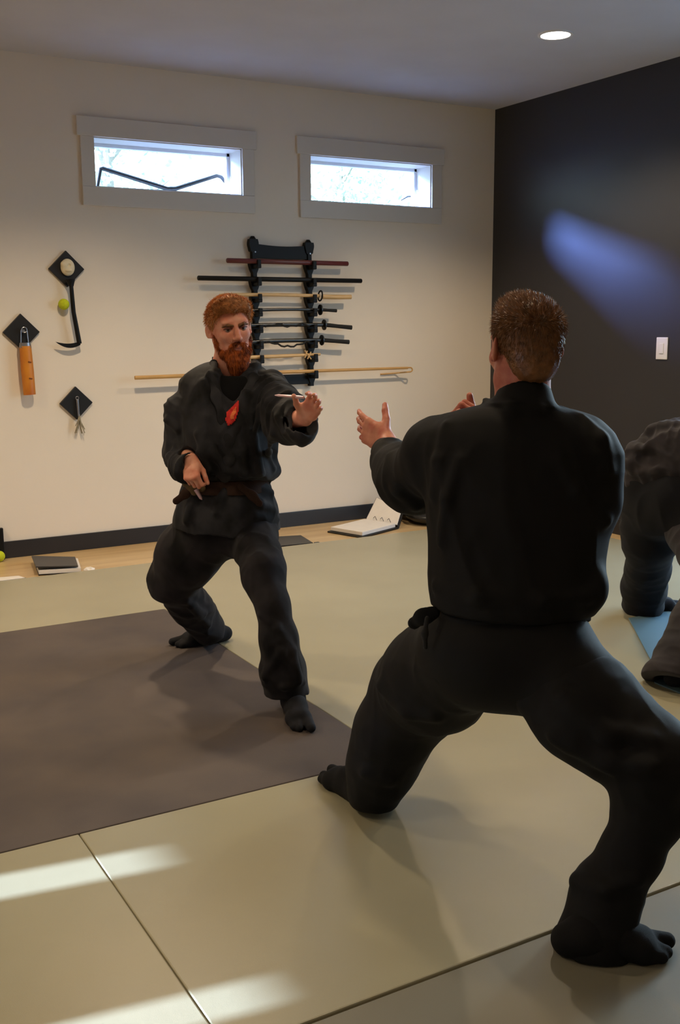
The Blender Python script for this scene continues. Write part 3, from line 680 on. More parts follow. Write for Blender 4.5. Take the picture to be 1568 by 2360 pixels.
decal(J, 'orange_mark', [(545, 938), (546, 952), (541, 957), (540, 966), (533, 968), (532, 958), (537, 948)], M['orange'], em, off=.0085, n=22)
# slim spike resting in the open hand (a thing of its own)
a, b = P(634, 911, 3.50), P(700, 916, 3.42)
sp = MB().tube([a, a+(b-a)*.12, a+(b-a)*.9, b], [.0015, .0042, .0055, .0045], 10).build('throwing_spike', M['blade'], None, at=(a+b)/2, smooth=True)
tag(sp, 'slim pale pink-grey spike held across the bearded person\'s raised open hand', 'spike')
# ---- the man seen from behind --------------------------------------------------
pb = empty('person', (1.56, 2.05, 0), 'short-haired person in a plain deep black uniform in a wide stance, seen from behind', 'person')
fd = nrm(np.array([FW[0], FW[1], 0.]))
Hb = Frame(P(1208, 802, 2.46), fd*math.cos(.30)-side*math.sin(.30)-ZZ*.02, scale=.985)
fb = Field(); head(fb, Hb, P(1208, 905, 2.47)); fb.chain([P(1208, 905, 2.47), P(1206, 990, 2.5)], [.054, .05])
fb.chain([P(1206, 1000, 2.51), P(1205, 1060, 2.53), P(1190, 1250, 2.56), P(1170, 1440, 2.58)], [.075, .12, .12, .13], k=.05, squash=(fd, .7))
WLb = P(892, 1018, 2.96); WRb = P(1098, 1020, 2.76)
fb.chain([P(1040, 1030, 2.53), P(950, 1110, 2.72), WLb], [.055, .042, .027], k=.03)
fb.chain([P(1365, 1030, 2.5), P(1375, 1160, 2.56), WRb], [.055, .042, .027], k=.03)
fb.chain([P(1085, 1480, 2.62), P(940, 1590, 3.0), P(850, 1800, 3.12)], [.09, .055, .04], k=.04)
fb.chain([P(1270, 1480, 2.52), P(1500, 1745, 2.36), P(1490, 1870, 2.37), P(1375, 2120, 2.4)], [.09, .055, .05, .04], k=.04)
hand(fb, WLb, vb(-.62, .40, -.60), vb(.12, .98, .1), True, fingers=[(13, 14, 10), (20, 18, 12), (24, 22, 14), (28, 24, 16)], spread=2, thumb=(18, 12), sc=.93, tout=.72)
hand(fb, WRb, vb(-.62, .62, .2), vb(.55, .5, -.6), False, fingers=[(75, 80, 45)]*4, spread=1, thumb=(60, 30), sc=.95, tout=.4)
fobj('body', fb, .0032, M['skin_back'], pb)
f = Field()
f.ell(Hb(0, -.016, .036), (.0795, .0995, .087), Hb.A)
f.ell(Hb(0, .03, .088), (.05, .05, .035), Hb.A, k=.03)
f.ell(Hb(0, -.055, -.028), (.057, .052, .06), Hb.A, k=.03)
f.half(Hb(0, .07, .05), Hb.y-Hb.z*.3, .3, k=.01)
f.half(Hb(0, -.0, -.003), Hb.y*1.0-Hb.z*.35, .3, k=.012)
f.half(Hb(0, -.06, -.082), -Hb.z, .3, k=.01)
f.noise.append((.0018, (70, 70, 70), 4))
V, Fq = f.mesh(.003)
hair_obj('hair', V, Fq, 26000, .013, lambda p: (Hb.y*.55+Hb.z*.35)[None, :]*np.clip(((p-Hb.c)@Hb.z-.03)/.06, 0, 1)[:, None]-Hb.z*.75*np.clip(1-((p-Hb.c)@Hb.z-.03)/.06, 0, 1)[:, None], M['sandy'], pb, seed=9, width=.00055, lenf=lambda p: np.clip(((p-Hb.c)@Hb.z+.1)/.15, .25, 1.1))
K = Field()
K.loft([(936, 1120, 1300, 2.46, .07), (944, 1080, 1328, 2.47, .085), (958, 1038, 1356, 2.48, .105), (980, 1006, 1386, 2.49, .125), (1020, 988, 1404, 2.5, .145), (1080, 984, 1410, 2.51, .155), (1180, 988, 1402, 2.52, .155), (1260, 990, 1392, 2.53, .15), (1330, 990, 1382, 2.54, .155), (1380, 996, 1366, 2.545, .155), (1396, 1000, 1354, 2.55, .15), (1402, 1012, 1345, 2.55, .13)], k=.02, fold=(.013, 2.2, 7.0, 4.0, nrm(side+ZZ*.3), P(1200, 1100, 2.4)))
K.cpx([(1060, 1010, 2.52, 48), (1010, 1050, 2.58, 74), (945, 1105, 2.74, 66)], k=.05, fold=(.012, 4.0, 12.0, 5.0))
K.cpx([(945, 1110, 2.74, 64), (908, 1075, 2.86, 50), (892, 1042, 2.92, 38)], k=.03, fold=(.009, 5.0, 14.0, 6.0))
K.cpx([(925, 1085, 2.8, 62), (960, 1130, 2.74, 58)], k=.03)
K.cpx([(1342, 1012, 2.49, 48), (1362, 1060, 2.47, 58), (1366, 1150, 2.48, 54), (1350, 1185, 2.56, 52)], k=.04, fold=(.012, 4.0, 11.0, 7.0))
K.cpx([(1350, 1185, 2.56, 50), (1230, 1080, 2.7, 44), (1140, 1000, 2.77, 40)], k=.03)
K.noise += [(.006, (6, 6, 3.2), 4.2), (.002, (18, 18, 9), 7.1)]
K.ell(P(1362, 1350, 2.47), (.037, .06, .055), (side, view, ZZ), k=.025)
K.chain([P(1210, 940, 2.45), P(1208, 880, 2.46)], [.08, .062], k=.02, squash=(fd, .9))
K.chain([P(1210, 920, 2.46), P(1206, 820, 2.47)], [.05, .06], op='-', k=.005, squash=(fd, .95))
K.half(P(1208, 871, 2.4), nrm(ZZ*1.0+fd*.45), .13, k=.008)
cb = nrm(P(885, 1010, 2.98)-P(930, 1070, 2.86)); K.chain([WLb-cb*.07, WLb+cb*.06], [.036, .048], op='-', k=.006); K.half(WLb-cb*.012, cb, .12, k=.006)
for pts in ([(1120, 925), (1180, 945), (1240, 946), (1300, 925)], [(1030, 980), (1010, 1060), (1000, 1140)], [(1340, 960), (1385, 1010), (1400, 1080)], [(1010, 1350), (1100, 1375), (1250, 1382), (1350, 1375)], [(900, 1050), (920, 1130), (960, 1170)], [(1290, 1060), (1330, 1130), (1395, 1200)], [(1060, 1060), (1030, 1150), (1020, 1250)]):
    q = [K.hit(x, y, 2.1, 3.0) for x, y in pts]; q = [x for x in q if x is not None]
    if len(q) > 1: K.chain(q, .009, k=.028)
ko, _, _ = fobj('jacket', K, .0045, M['gi_black'], pb)
def legs_b(T, g, fold=True, ends=True):
    fo = (lambda s_: (.006, 2.0, 7.0, s_)) if fold else (lambda s_: None)
    T.ell(P(1160, 1500, 2.57), (.195+g, .155+g, .128+g), (side, view, ZZ), k=.06)
    T.cpx([(1095, 1500, 2.6, 120), (1010, 1560, 2.8, 118), (962, 1596, 2.96, 104)], k=.05, fold=fo(1.0))
    T.cpx([(1240, 1505, 2.52, 112), (1352, 1632, 2.43, 119), (1500, 1752, 2.36, 104)], k=.05, fold=fo(2.0))
T = Field(); legs_b(T, 0); T.noise += [(.006, (5, 5, 4), 2.2), (.002, (18, 18, 12), 3.1)]
T.cpx([(962, 1600, 2.96, 101), (906, 1690, 3.02, 90), (880, 1765, 3.05, 78), (862, 1822, 3.07, 63)], k=.04, fold=(.007, 3.0, 8.0, 3.0))
T.cpx([(1500, 1756, 2.36, 100), (1496, 1870, 2.37, 78), (1452, 1975, 2.385, 70), (1402, 2065, 2.4, 78), (1372, 2172, 2.4, 92)], k=.03, fold=(.008, 3.0, 9.0, 4.0))
hem(T, P(866, 1856, 3.08), P(872, 1740, 3.05), .06, R=.16); hem(T, P(1372, 2184, 2.41), P(1384, 2060, 2.4), .06, R=.18)
for pts in ([(880, 1580), (940, 1640), (1000, 1650)], [(1280, 1700), (1400, 1755), (1500, 1765)], [(1300, 1600), (1400, 1690), (1500, 1700)], [(1330, 2030), (1400, 2050), (1470, 2030)], [(1390, 1820), (1470, 1830)], [(840, 1780), (900, 1800)]):
    q = [T.hit(x, y, 2.0, 3.2) for x, y in pts]; q = [x for x in q if x is not None]
    if len(q) > 1: T.chain(q, .012, k=.03)
fobj('trousers', T, .005, M['pants_black'], pb)
# skirt of the jacket over hips and thighs, its hem crossing the left thigh
S = Field(); S.ell(P(1160, 1490, 2.56), (.2, .162, .132), (side, view, ZZ), k=.06)
S.cpx([(1095, 1498, 2.6, 123), (1004, 1562, 2.82, 119), (956, 1598, 2.94, 106)], k=.05); S.cpx([(1236, 1495, 2.52, 114), (1352, 1622, 2.43, 119)], k=.05)
S.cpx([(1180, 1420, 2.55, 150), (1180, 1470, 2.55, 170)], k=.05, squash=(view, .8))
hp = P(985, 1625, 2.7); hn = nrm(np.cross(P(880, 1575, 2.8)-P(1060, 1640, 2.6), FW)); hn = hn*(-1 if hn[2] > 0 else 1)
S.half(hp, hn, .8, k=.004)
fobj('jacket_skirt', S, .006, M['gi_black'], ko)
f = Field(); f.loft([(1392, 1004, 1354, 2.55, .142), (1416, 1002, 1356, 2.555, .146)], k=.01)
bo2, _, _ = fobj('belt', f, .005, M['pants_black'], pb)
strap([P(1000, 1412, 2.5), P(975, 1422, 2.5), P(955, 1436, 2.52)], .016, .006, 'belt_end', M['pants_black'], bo2)
strap([P(985, 1425, 2.46), P(979, 1460, 2.46), P(981, 1492, 2.47)], .006, .004, 'side_tie', M['cord'], bo2)
f = Field(); tabi(f, (1.505, 2.50, 0), (1.50, 2.735, 0), P(860, 1790, 3.08), side=1, sc=1.08); fobj('split_toe_sock', f, .004, M['tabi_dark'], pb)
f = Field(); tabi(f, (1.552, 1.60, 0), (1.715, 1.50, 0), P(1372, 2130, 2.41), side=-1, sc=1.12); fobj('split_toe_sock', f, .004, M['tabi_dark'], pb)
MB().tube([P(742, 1806, 3.27), P(728, 1806, 3.28), P(716, 1805, 3.28)], [.004, .003, .0012], 8).build('loose_toe_tip', M['tabi'], pb, smooth=True)
# ---- the bending person at the right ---------------------------------------------
pc = empty('person', (3.5, 3.2, 0), 'person in grey jacket bending over at the right edge, head out of the picture', 'person')
fc = Field()
Hc = Frame(P(1900, 1180, 4.2), nrm(side*.6-ZZ*.75), up=nrm(side+ZZ*.3), scale=1.0)
head(fc, Hc, P(1830, 1090, 4.3))
fc.chain([P(1530, 1120, 4.72), P(1700, 1060, 4.5), P(1820, 1080, 4.35)], [.13, .13, .09], k=.05)
fc.chain([P(1510, 1170, 4.85), P(1497, 1290, 4.96), P(1485, 1385, 5.15)], [.08, .04, .03], k=.04); fc.chain([P(1600, 1200, 4.62), P(1668, 1330, 4.33), P(1622, 1450, 4.2), P(1575, 1560, 4.1)], [.06, .045, .035, .028], k=.04)
wl = P(1860, 1330, 4.2); fc.chain([P(1790, 1120, 4.35), P(1840, 1230, 4.3), wl], [.05, .04, .027], k=.03); hand(fc, wl, vb(.2, -.9, .2), vb(-.8, -.2, .4), True)
wr = P(1800, 1360, 4.6); fc.chain([P(1770, 1110, 4.6), P(1790, 1240, 4.65), wr], [.05, .04, .027], k=.03); hand(fc, wr, vb(.1, -.9, .2), vb(.8, -.2, .4), False)
fobj('body', fc, .004, M['skin_back'], pc)
G = Field(); G.noise += [(.012, (6, 8, 9), 1.2), (.004, (18, 18, 18), 3.1)]
G.cpx([(1508, 1080, 4.74, 70), (1560, 1050, 4.7, 76), (1700, 1040, 4.5, 92), (1800, 1070, 4.4, 80)], k=.05, fold=(.022, 5.0, 15.0, 2.0))
G.cpx([(1500, 1092, 4.73, 62), (1570, 1100, 4.66, 66)], k=.04)
G.ell(P(1460, 1030, 4.7), (.045, .05, .035), (side, view, ZZ), k=.03); G.ell(P(1452, 1068, 4.68), (.036, .05, .04), (side, view, ZZ), k=.03)
G.cpx([(1800, 1100, 4.35, 60), (1840, 1220, 4.3, 45), (1855, 1290, 4.22, 42)], k=.03, fold=(.012, 5, 14, 3.)); G.cpx([(1780, 1100, 4.6, 58), (1790, 1230, 4.65, 44), (1798, 1310, 4.62, 40)], k=.03, fold=(.012, 5, 14, 3.))
for pts in ([(1500, 990), (1568, 978)], [(1450, 1040), (1500, 1030), (1560, 1060)], [(1460, 1090), (1520, 1085)], [(1450, 1120), (1540, 1150)]):
    q = [G.hit(x, y, 4.2, 5.0) for x, y in pts]; q = [x for x in q if x is not None]
    if len(q) > 1: G.chain(q, .012, k=.03)
fobj('jacket', G, .005, M['gi_grey'], pc)
T = Field(); T.cpx([(1498, 1125, 4.75, 66), (1535, 1175, 4.7, 70)], k=.05); T.cpx([(1560, 1150, 4.62, 70), (1630, 1205, 4.55, 70), (1650, 1290, 4.42, 66)], k=.05); T.noise += [(.006, (7, 7, 5), 2.2)]
T.cpx([(1505, 1160, 4.78, 70), (1500, 1240, 4.86, 62), (1494, 1300, 4.98, 48)], k=.04, fold=(.01, 4, 10, 1.)); T.cpx([(1494, 1300, 4.98, 48), (1487, 1350, 5.1, 48), (1484, 1396, 5.17, 47)], k=.03, fold=(.01, 4, 12, 2.))
hem(T, P(1484, 1402, 5.17), P(1487, 1340, 5.1), .09, R=.16)
t0, _, _ = fobj('trousers', T, .005, M['pants_navy'], pc)
T = Field()
T.cpx([(1600, 1210, 4.6, 66), (1668, 1330, 4.32, 70), (1622, 1450, 4.2, 72), (1570, 1572, 4.11, 86)], k=.04, fold=(.012, 4, 12, 3.)); hem(T, P(1568, 1580, 4.10), P(1590, 1480, 4.16), .11, R=.22)
fobj('trouser_leg', T, .005, M['gi_grey'], t0)
f = Field(); q = P(1484, 1405, 5.2); tabi(f, (q[0], q[1], 0), (q[0]+.2, q[1]-.06, 0), P(1484, 1380, 5.17), side=-1); fobj('split_toe_sock', f, .004, M['tabi'], pc)
f = Field(); q = P(1575, 1590, 4.12); tabi(f, (q[0], q[1], 0), (q[0]+.2, q[1]-.1, 0), P(1576, 1500, 4.13), side=-1); fobj('split_toe_sock', f, .004, M['tabi'], pc)
# ------------------------------------------------------------------ things on the back wall
YW = YB
def diamond(x, z, label, hw=.112):
    t = empty('wall_plaque', (x, YW, z), label, 'plaque')
    MB().prism([(x-hw, z), (x, z-hw), (x+hw, z), (x, z+hw)], YW-.02, YW, axis=1).build('board', M['plaque'], t, bevel=.003)
    return t
t = diamond(1.846, 1.763, 'black diamond plaque with a pale round knob, upper one of three')
# cream mask-like round knob
f = Field(); c = np.array([1.848, YW-.035, 1.772]); X3 = np.eye(3)
f.ell(c, (.044, .022, .052), k=.01); f.ell(c+np.array([.006, -.02, .012]), (.011, .01, .009), op='-', k=.004); f.ell(c+np.array([-.02, -.018, .012]), (.009, .008, .007), op='-', k=.004); f.ell(c+np.array([-.026, -.012, .018]), (.02, .014, .018), k=.01); f.ell(c+np.array([0, -.02, -.02]), (.02, .008, .008), k=.008)
fobj('knob', f, .003, M['cream'], t)
# sickle hanging from the plaque
kt = empty('sickle', (1.86, YW-.05, 1.3), 'long-handled black sickle hanging below the upper diamond plaque', 'sickle')
MB().tube([(1.856, YW-.055, 1.70), (1.86, YW-.055, 1.655)], [.03, .014], 14, flat=((0, 1, 0), .6)).build('collar', M['black_wood'], kt, smooth=True)
MB().tube([(1.857, YW-.07, 1.69), (1.857, YW-.018, 1.69)], .008, 10).build('hanging_peg', M['black_wood'], kt, smooth=True)
MB().tube([(1.858, YW-.055, 1.68), (1.866, YW-.053, 1.5), (1.894, YW-.05, 1.305)], [.0125, .0135, .015], 14).build('handle', M['black_wood'], kt, smooth=True)
bl = []
for i in range(13):
    u = i/12; x = 1.9-.155*u; bl.append((x, 1.318-.012*math.sin(u*3.14)-.0*u+(.0 if u < .5 else .0)))
lower = [(x, z-.028*math.sin(math.pi*min(1, .25+.75*i/12))**.8-(.0)) for i, (x, z) in enumerate(bl)]
MB().prism(bl+lower[::-1][1:], YW-.053, YW-.047, axis=1).build('blade', M['black_wood'], kt)
b = MB().sphere((1.812, YW-.037, 1.547), .034, seg=28).build('tennis_ball', M['ball'], None, at=(1.812, YW-.037, 1.547), smooth=True)
tag(b, 'yellow tennis ball on the back wall beside the sickle handle', 'ball')
t = diamond(1.548, 1.379, 'black diamond plaque holding the orange wooden cylinder, leftmost of three')
MB().tube([(1.55, YW-.02, 1.39), (1.553, YW-.05, 1.385)], .01).build('hook', M['steel'], t, smooth=True)
mb = MB()
HL = [(1.558+.016*math.cos(a), YW-.047, 1.392+.016*math.sin(a)) for a in np.linspace(0, 2*math.pi, 17)]
for dx in (-.018, .018): mb.tube([(1.556+dx, YW-.045, 1.39), (1.556+dx*1.3, YW-.045, 1.30)], .004, 8)
ot = empty('wooden_cylinder', (1.562, YW-.05, 1.0), 'orange wooden cylinder with steel band hanging under the leftmost plaque', 'wooden weapon')
mb.build('steel_prongs', M['steel'], ot, smooth=True); MB().tube(HL, .003, 8).build('hanging_ring', M['steel'], ot, smooth=True)
MB().tube([(1.558, YW-.05, 1.315), (1.558, YW-.05, 1.285)], [.034, .038], 20, flat=((0, 1, 0), .7)).build('metal_band', M['steel'], ot, smooth=True)
MB().tube([(1.558, YW-.05, 1.295), (1.562, YW-.05, 1.15), (1.568, YW-.05, .998)], [.036, .039, .037], 24, flat=((0, 1, 0), .75)).build('wooden_shaft', M['orange_wood'], ot, smooth=True)
M['burnt'] = mat('burnt_mark', (120, 62, 16), .7)
for z in (1.20, 1.10): MB().tube([(1.563, YW-.0815, z), (1.583, YW-.079, z-.003)], [.004, .003], 8).build('dark_mark', M['burnt'], ot)
t = diamond(1.865, .932, 'black diamond plaque with a hanging steel grip and frayed rope, lowest of three', hw=.106)
MB().tube([(1.868, YW-.02, .945), (1.87, YW-.035, .94)], .006).build('hook', M['steel'], t, smooth=True)
rt = empty('rope_weapon', (1.872, YW-.035, .8), 'slim steel hand grip ending in a frayed pale rope under the lowest plaque', 'weapon')
MB().tube([(1.867, YW-.036, .955), (1.871, YW-.036, .85)], [.009, .006], 10).build('grip', M['steel'], rt, smooth=True)
MB().tube([(1.867+.01*math.cos(a), YW-.036, .965+.01*math.sin(a)) for a in np.linspace(0, 6.283, 13)], .002, 6).build('hanging_ring', M['steel'], rt, smooth=True)
mb = MB(); rr = random.Random(3)
for i in range(14):
    x = 1.872; a = rr.uniform(-.03, .035); L = rr.uniform(.07, .125)
    mb.tube([(x+rr.uniform(-.006, .006), YW-.036, .86), (x+a*.3, YW-.036+rr.uniform(-.01, .01), .86-L*.5), (x+a, YW-.034+rr.uniform(-.012, .012), .86-L)], .0032, 6)
mb.build('rope_tassel', M['rope'], rt, smooth=True)
# ---- sword rack
rk = empty('sword_rack', (3.33, YW-.04, 1.0), 'tall black scalloped sword rack on the back wall', 'rack')
def upright(x0, x1, zt, zb):
    zs = [1.835, 1.719, 1.609, 1.515, 1.405, 1.297, 1.2, 1.085]; bm = bmesh.new(); n = 150
    outl = []
    for i in range(n+1):
        z = zt+(zb-zt)*i/n; w = .014
        for s in zs: 
            d = s-z        # below each shelf the bracket bulges and tapers
            if -.006 < d < .075: w = max(w, .014+.021*max(0, 1-(d/.075)**2)*(.5 if d < 0 else 1)*(1 if d < .012 else 1))
        if z > 1.9: w = .03-.008*math.cos((z-1.9)*60)*.6
        outl.append((z, w))
    cx = lambda z: x0+(x1-x0)*(zt-z)/(zt-zb)
    poly = [(cx(z)-w, z) for z, w in outl]+[(cx(z)+w, z) for z, w in outl[::-1]]
    mb = MB(); mb.prism(poly, YW-.045, YW-.003, axis=1)
    for s in zs: mb.box((cx(s)-.017, YW-.115, s-.045), (cx(s)+.017, YW-.04, s-.018), .006); mb.box((cx(s)-.014, YW-.118, s-.03), (cx(s)+.014, YW-.102, s+.012), .005)
    mb.tube([(cx(zt)-.0, YW-.023, zt-.005), (cx(zt), YW-.023, zt+.02)], [.03, .012], 14, flat=((0, 1, 0), .7))
    return mb
upright(3.12, 3.135, 1.985, 1.0).build('upright', M['black_wood'], rk)
for mx in (3.128, 3.549): MB().tube([(mx, YW-.047, 1.9), (mx, YW-.001, 1.9)], .005, 10).build('wall_mount', M['steel'], rk, smooth=True)
upright(3.545, 3.553, 1.975, .985).build('upright', M['black_wood'], rk)
def crossboard(z0, z1, sag):
    n = 16; tp = [(3.135+.41*i/n, z1-sag*math.sin(math.pi*i/n)) for i in range(n+1)]; bt = [(3.135+.41*i/n, z0-sag*.2*math.sin(math.pi*i/n)) for i in range(n+1)]
    return MB().prism(tp+bt[::-1], YW-.035, YW-.012, axis=1)
crossboard(1.86, 1.955, .012).build('crossboard', M['black_wood'], rk, bevel=.002)
crossboard(1.0, 1.07, .0).build('crossboard', M['black_wood'], rk, bevel=.002)
YS = YW-.082
def zl(a, b, x): return a[1]+(b[1]-a[1])*(x-a[0])/(b[0]-a[0])
def stick(name, a, b, r, m, label, cat):
    o = MB().tube([(a[0], YS, a[1]), (a[0]+.004, YS, a[1]), (b[0]-.004, YS, b[1]), (b[0], YS, b[1])], [r*.8, r, r, r*.8], 14).build(name, m, None, at=((a[0]+b[0])/2, YS, (a[1]+b[1])/2), smooth=True)
    return tag(o, label, cat)
stick('short_staff', (2.90, 1.836), (3.83, 1.836), .0165, M['red_wood'], 'dark red wooden staff, topmost on the sword rack', 'staff')
stick('short_staff', (2.69, 1.719), (3.942, 1.719), .016, M['black_wood'], 'long straight black staff, second from the top of the rack', 'staff')
def curved(x0, x1, z, sag, n=12): return [(x0+(x1-x0)*i/n, YS, z-sag*math.sin(math.pi*i/n)) for i in range(n+1)]
def guard(x, z, r, m, t, w=.006):
    mb = MB(); pts = [(x+.0, YS, z)]
    mb.tube([(x-w, YS, z), (x+w, YS, z)], r, 24, ); mb.build('guard', m, t, smooth=True)
t = empty('wooden_sword', (3.35, YS, 1.609), 'pale wooden practice sword with a dark ring guard, third on the rack', 'wooden sword')
MB().tube(curved(2.84, 3.60, 1.612, -.004), [.006]+[.0115]*12, 12, flat=((0, 1, 0), .7)).build('blade', M['pale_wood'], t, smooth=True)
MB().tube(curved(3.62, 3.853, 1.607, .002), .0165, 14).build('hilt', M['pale_wood'], t, smooth=True)
mb = MB(); ring = [(3.605+.004*math.cos(a), YS+.03*math.sin(a), 1.612+.034*math.cos(a)) for a in np.linspace(0, 2*math.pi, 25)]
mb.tube(ring, .0055, 8); mb.build('guard', M['cord'], t, smooth=True)
def katana(x0, xg, x1, z0, zg, z1, label, thick=.0135, sageo=None):
    t = empty('sword', ((x0+x1)/2, YS, zg), label, 'sword'); n = 12
    MB().tube([(x0+(xg-x0)*i/n, YS, z0+(zg-z0)*i/n+.006*math.sin(math.pi*i/n)) for i in range(n+1)], [thick*.8]+[thick]*12, 14, flat=((0, 1, 0), .75)).build('scabbard', M['black'], t, smooth=True)
    MB().tube([(xg+.012, YS, zg), ((xg+x1)/2, YS, (zg+z1)/2), (x1, YS, z1)], [thick*1.05, thick*.95, thick*1.1], 14, flat=((0, 1, 0), .8)).build('hilt', M['cord'], t, smooth=True)
    MB().tube([(xg, YS, zg), (xg+.008, YS, zg)], [.037, .037], 24, flat=((0, 1, 0), .9)).build('guard', M['black'], t)
    if sageo: MB().tube(sageo, .0065, 8).build('cord', M['cord'], t, smooth=True)
    return t
katana(2.98, 3.60, 3.735, 1.507, 1.516, 1.510, 'short black-sheathed sword, fourth on the rack and shortest', .011)
S3 = [(3.165+.34*i/14, YS-.014, 1.41+.006*math.sin(i*1.7)-.008*math.cos(i*.8)) for i in range(15)]
katana(2.9, 3.63, 3.858, 1.405, 1.412, 1.392, 'black sword with bunched cord along its sheath, fifth on the rack', .0145, S3)
S4 = [(3.165+.34*i/14, YS-.014, 1.296-.03*math.sin(math.pi*min(1, max(0, (i-2)/11)))+.006*math.sin(i*2.)) for i in range(15)]
katana(2.9, 3.61, 3.835, 1.292, 1.306, 1.29, 'black sword with a loop of cord sagging below its sheath, sixth on the rack', .0145, S4)
t = empty('wooden_sword', (3.3, YS, 1.2), 'short pale wooden sword with tied cord near its end, seventh on the rack', 'wooden sword')
MB().tube([(3.02, YS, 1.197), (3.3, YS, 1.201), (3.6, YS, 1.208)], [.0125, .0125, .009], 14).build('blade', M['pale_wood'], t, smooth=True)
mb = MB(); c = (3.47, 1.206)
mb.tube([(c[0], YS-.012, c[1]+.03), (c[0]+.05, YS-.014, c[1]-.03)], .0045, 8); mb.tube([(c[0]+.02, YS-.012, c[1]+.028), (c[0]+.0, YS-.014, c[1]-.02)], .0045, 8); mb.tube([(c[0]+.05, YS-.012, c[1]+.02), (c[0]+.02, YS-.016, c[1]-.028)], .0045, 8)
mb.build('tied_cord', M['pale_wood'], t, smooth=True)
t = empty('long_stick', (3.3, YS, 1.09), 'long honey-coloured stick, lowest on the rack, its cord looping back at the right end', 'staff')
MB().tube([(2.235, YS, 1.083), (3.0, YS, 1.09), (4.34, YS, 1.094)], [.0125, .013, .009], 12).build('stick', M['tan_wood'], t, smooth=True)
lp = [(4.32, YS, 1.095)]+[(4.36+.022*math.sin(a), YS, 1.08+.016*math.cos(a)) for a in np.linspace(0, math.pi, 9)]+[(4.28, YW-.012, 1.055), (4.15, YW-.009, 1.05)]
MB().tube(lp, .0055, 8).build('end_loop', M['tan_wood'], t, smooth=True)
# ---- switch plate on the dark wall
t = empty('light_switch', (XR, 4.87, 1.25), 'white switch plate on the black wall', 'light switch')
MB().box((XR-.008, 4.822, 1.178), (XR, 4.917, 1.318), .004).build('plate', M['white_plastic'], t)
MB().box((XR-.012, 4.852, 1.215), (XR-.006, 4.887, 1.281), .003).build('rocker', M['white_plastic'], t)
# ------------------------------------------------------------------ things on the floor by the wall
Z0 = ZF
def quad_slab(mb, pts, th):
    """slab with the given four top corners (world), thickness th downwards"""
    pts = [np.array(p, float) for p in pts]; n = nrm(np.cross(pts[1]-pts[0], pts[2]-pts[0])); n = n if n[2] > 0 else -n
    a = [mb.bm.verts.new(Vector(p.tolist())) for p in pts]; b = [mb.bm.verts.new(Vector((p-n*th).tolist())) for p in pts]
    mb.bm.faces.new(a); mb.bm.faces.new(b[::-1])
    for i in range(4): mb.bm.faces.new((a[i], a[(i+1) % 4], b[(i+1) % 4], b[i]))
    return mb
t = empty('ring_binder', (3.75, 6.22, Z0), 'black ring binder lying open with white pages, its lid propped against the wall', 'binder')
a, b, c, d = np.array([3.50, 6.30, Z0+.012]), np.array([3.60, 5.99, Z0+.012]), np.array([4.0, 6.15, Z0+.012]), np.array([3.9, 6.46, Z0+.012])
quad_slab(MB(), [a, b, c, d], .012).build('cover', M['binder'], t, bevel=.003)
mb = MB(); ctr = (a+b+c+d)/4
q = [ctr+(p-ctr)*.9+ZZ*.028 for p in (a, b, c, d)]; quad_slab(mb, q, .026).build('pages', M['paper'], t, bevel=.002)
up = [d, c, np.array([4.10, 6.24, .085]), np.array([4.085, 6.59, .14])]
quad_slab(MB(), up, .008).build('lid', M['binder'], t, bevel=.002)
cu_ = sum(up)/4; nl = nrm(np.cross(up[1]-up[0], up[3]-up[0])); nl = nl if nl@CAM-nl@cu_ > 0 else -nl
quad_slab(MB(), [cu_+(p-cu_)*.9+nl*.012 for p in up], .006).build('lid_paper', M['paper'], t)
mb = MB(); e0, e1 = d+ZZ*.03, c+ZZ*.03
for u in (.3, .5, .7):
    o = e0+(e1-e0)*u; MB().tube([o+np.array([.0, -.03, 0]), o+np.array([.005, 0, .022]), o+np.array([.01, .03, .006])], .0025, 8).build('ring', M['steel'], t, smooth=True)
t = empty('bag', (4.40, 6.3, Z0), 'low black bag on the floor against the wall beside the open binder', 'bag')
f = Field(); f.ell((4.42, 6.44, Z0+.085), (.27, .17, .1), k=.03, fold=None); f.ell((4.36, 6.22, Z0+.06), (.22, .19, .07), k=.04); f.noise.append((.008, (9, 9, 14), 3)); f.half((4.4, 6.3, Z0+.002), -ZZ, .5)
fobj('bag_body', f, .006, M['binder'], t)
MB().tube([(4.32, 6.3, Z0+.13), (4.38, 6.32, Z0+.19), (4.46, 6.36, Z0+.195), (4.52, 6.38, Z0+.15)], .007, 8).build('bag_handle', M['cord'], t, smooth=True)
t = empty('notebook', (1.58, 6.15, Z0), 'dark grey notebook lying on the pale floor at the left, white pages showing', 'notebook')
c4 = [(1.43, 6.05), (1.66, 5.985), (1.72, 6.26), (1.49, 6.40)]
quad_slab(MB(), [np.array([x, y, Z0+.008]) for x, y in c4], .007).build('back_cover', M['binder'], t)
quad_slab(MB(), [np.array([x+.004, y+.006, Z0+.03]) for x, y in c4], .022).build('pages', M['paper'], t)
quad_slab(MB(), [np.array([x-.01, y+.012, z]) for (x, y), z in zip(c4, (Z0+.055, Z0+.045, Z0+.04, Z0+.046))], .007).build('front_cover', M['grey_cover'], t)
t = empty('flat_folder', (3.12, 6.17, Z0), 'thin black folder flat on the floor right of the bearded person\'s hip', 'folder')
quad_slab(MB(), [np.array([2.92, 6.02, Z0+.014]), np.array([3.22, 5.99, Z0+.014]), np.array([3.27, 6.26, Z0+.014]), np.array([3.0, 6.33, Z0+.014])], .013).build('cover', M['binder'], t, bevel=.002)
MB().box((3.24, 6.0, Z0), (3.275, 6.02, Z0+.01), .003).build('clasp', M['grey_cover'], t)
t = empty('booklet', (1.26, 6.06, Z0), 'thin booklet with a dark edge at the left border of the pale floor', 'booklet')
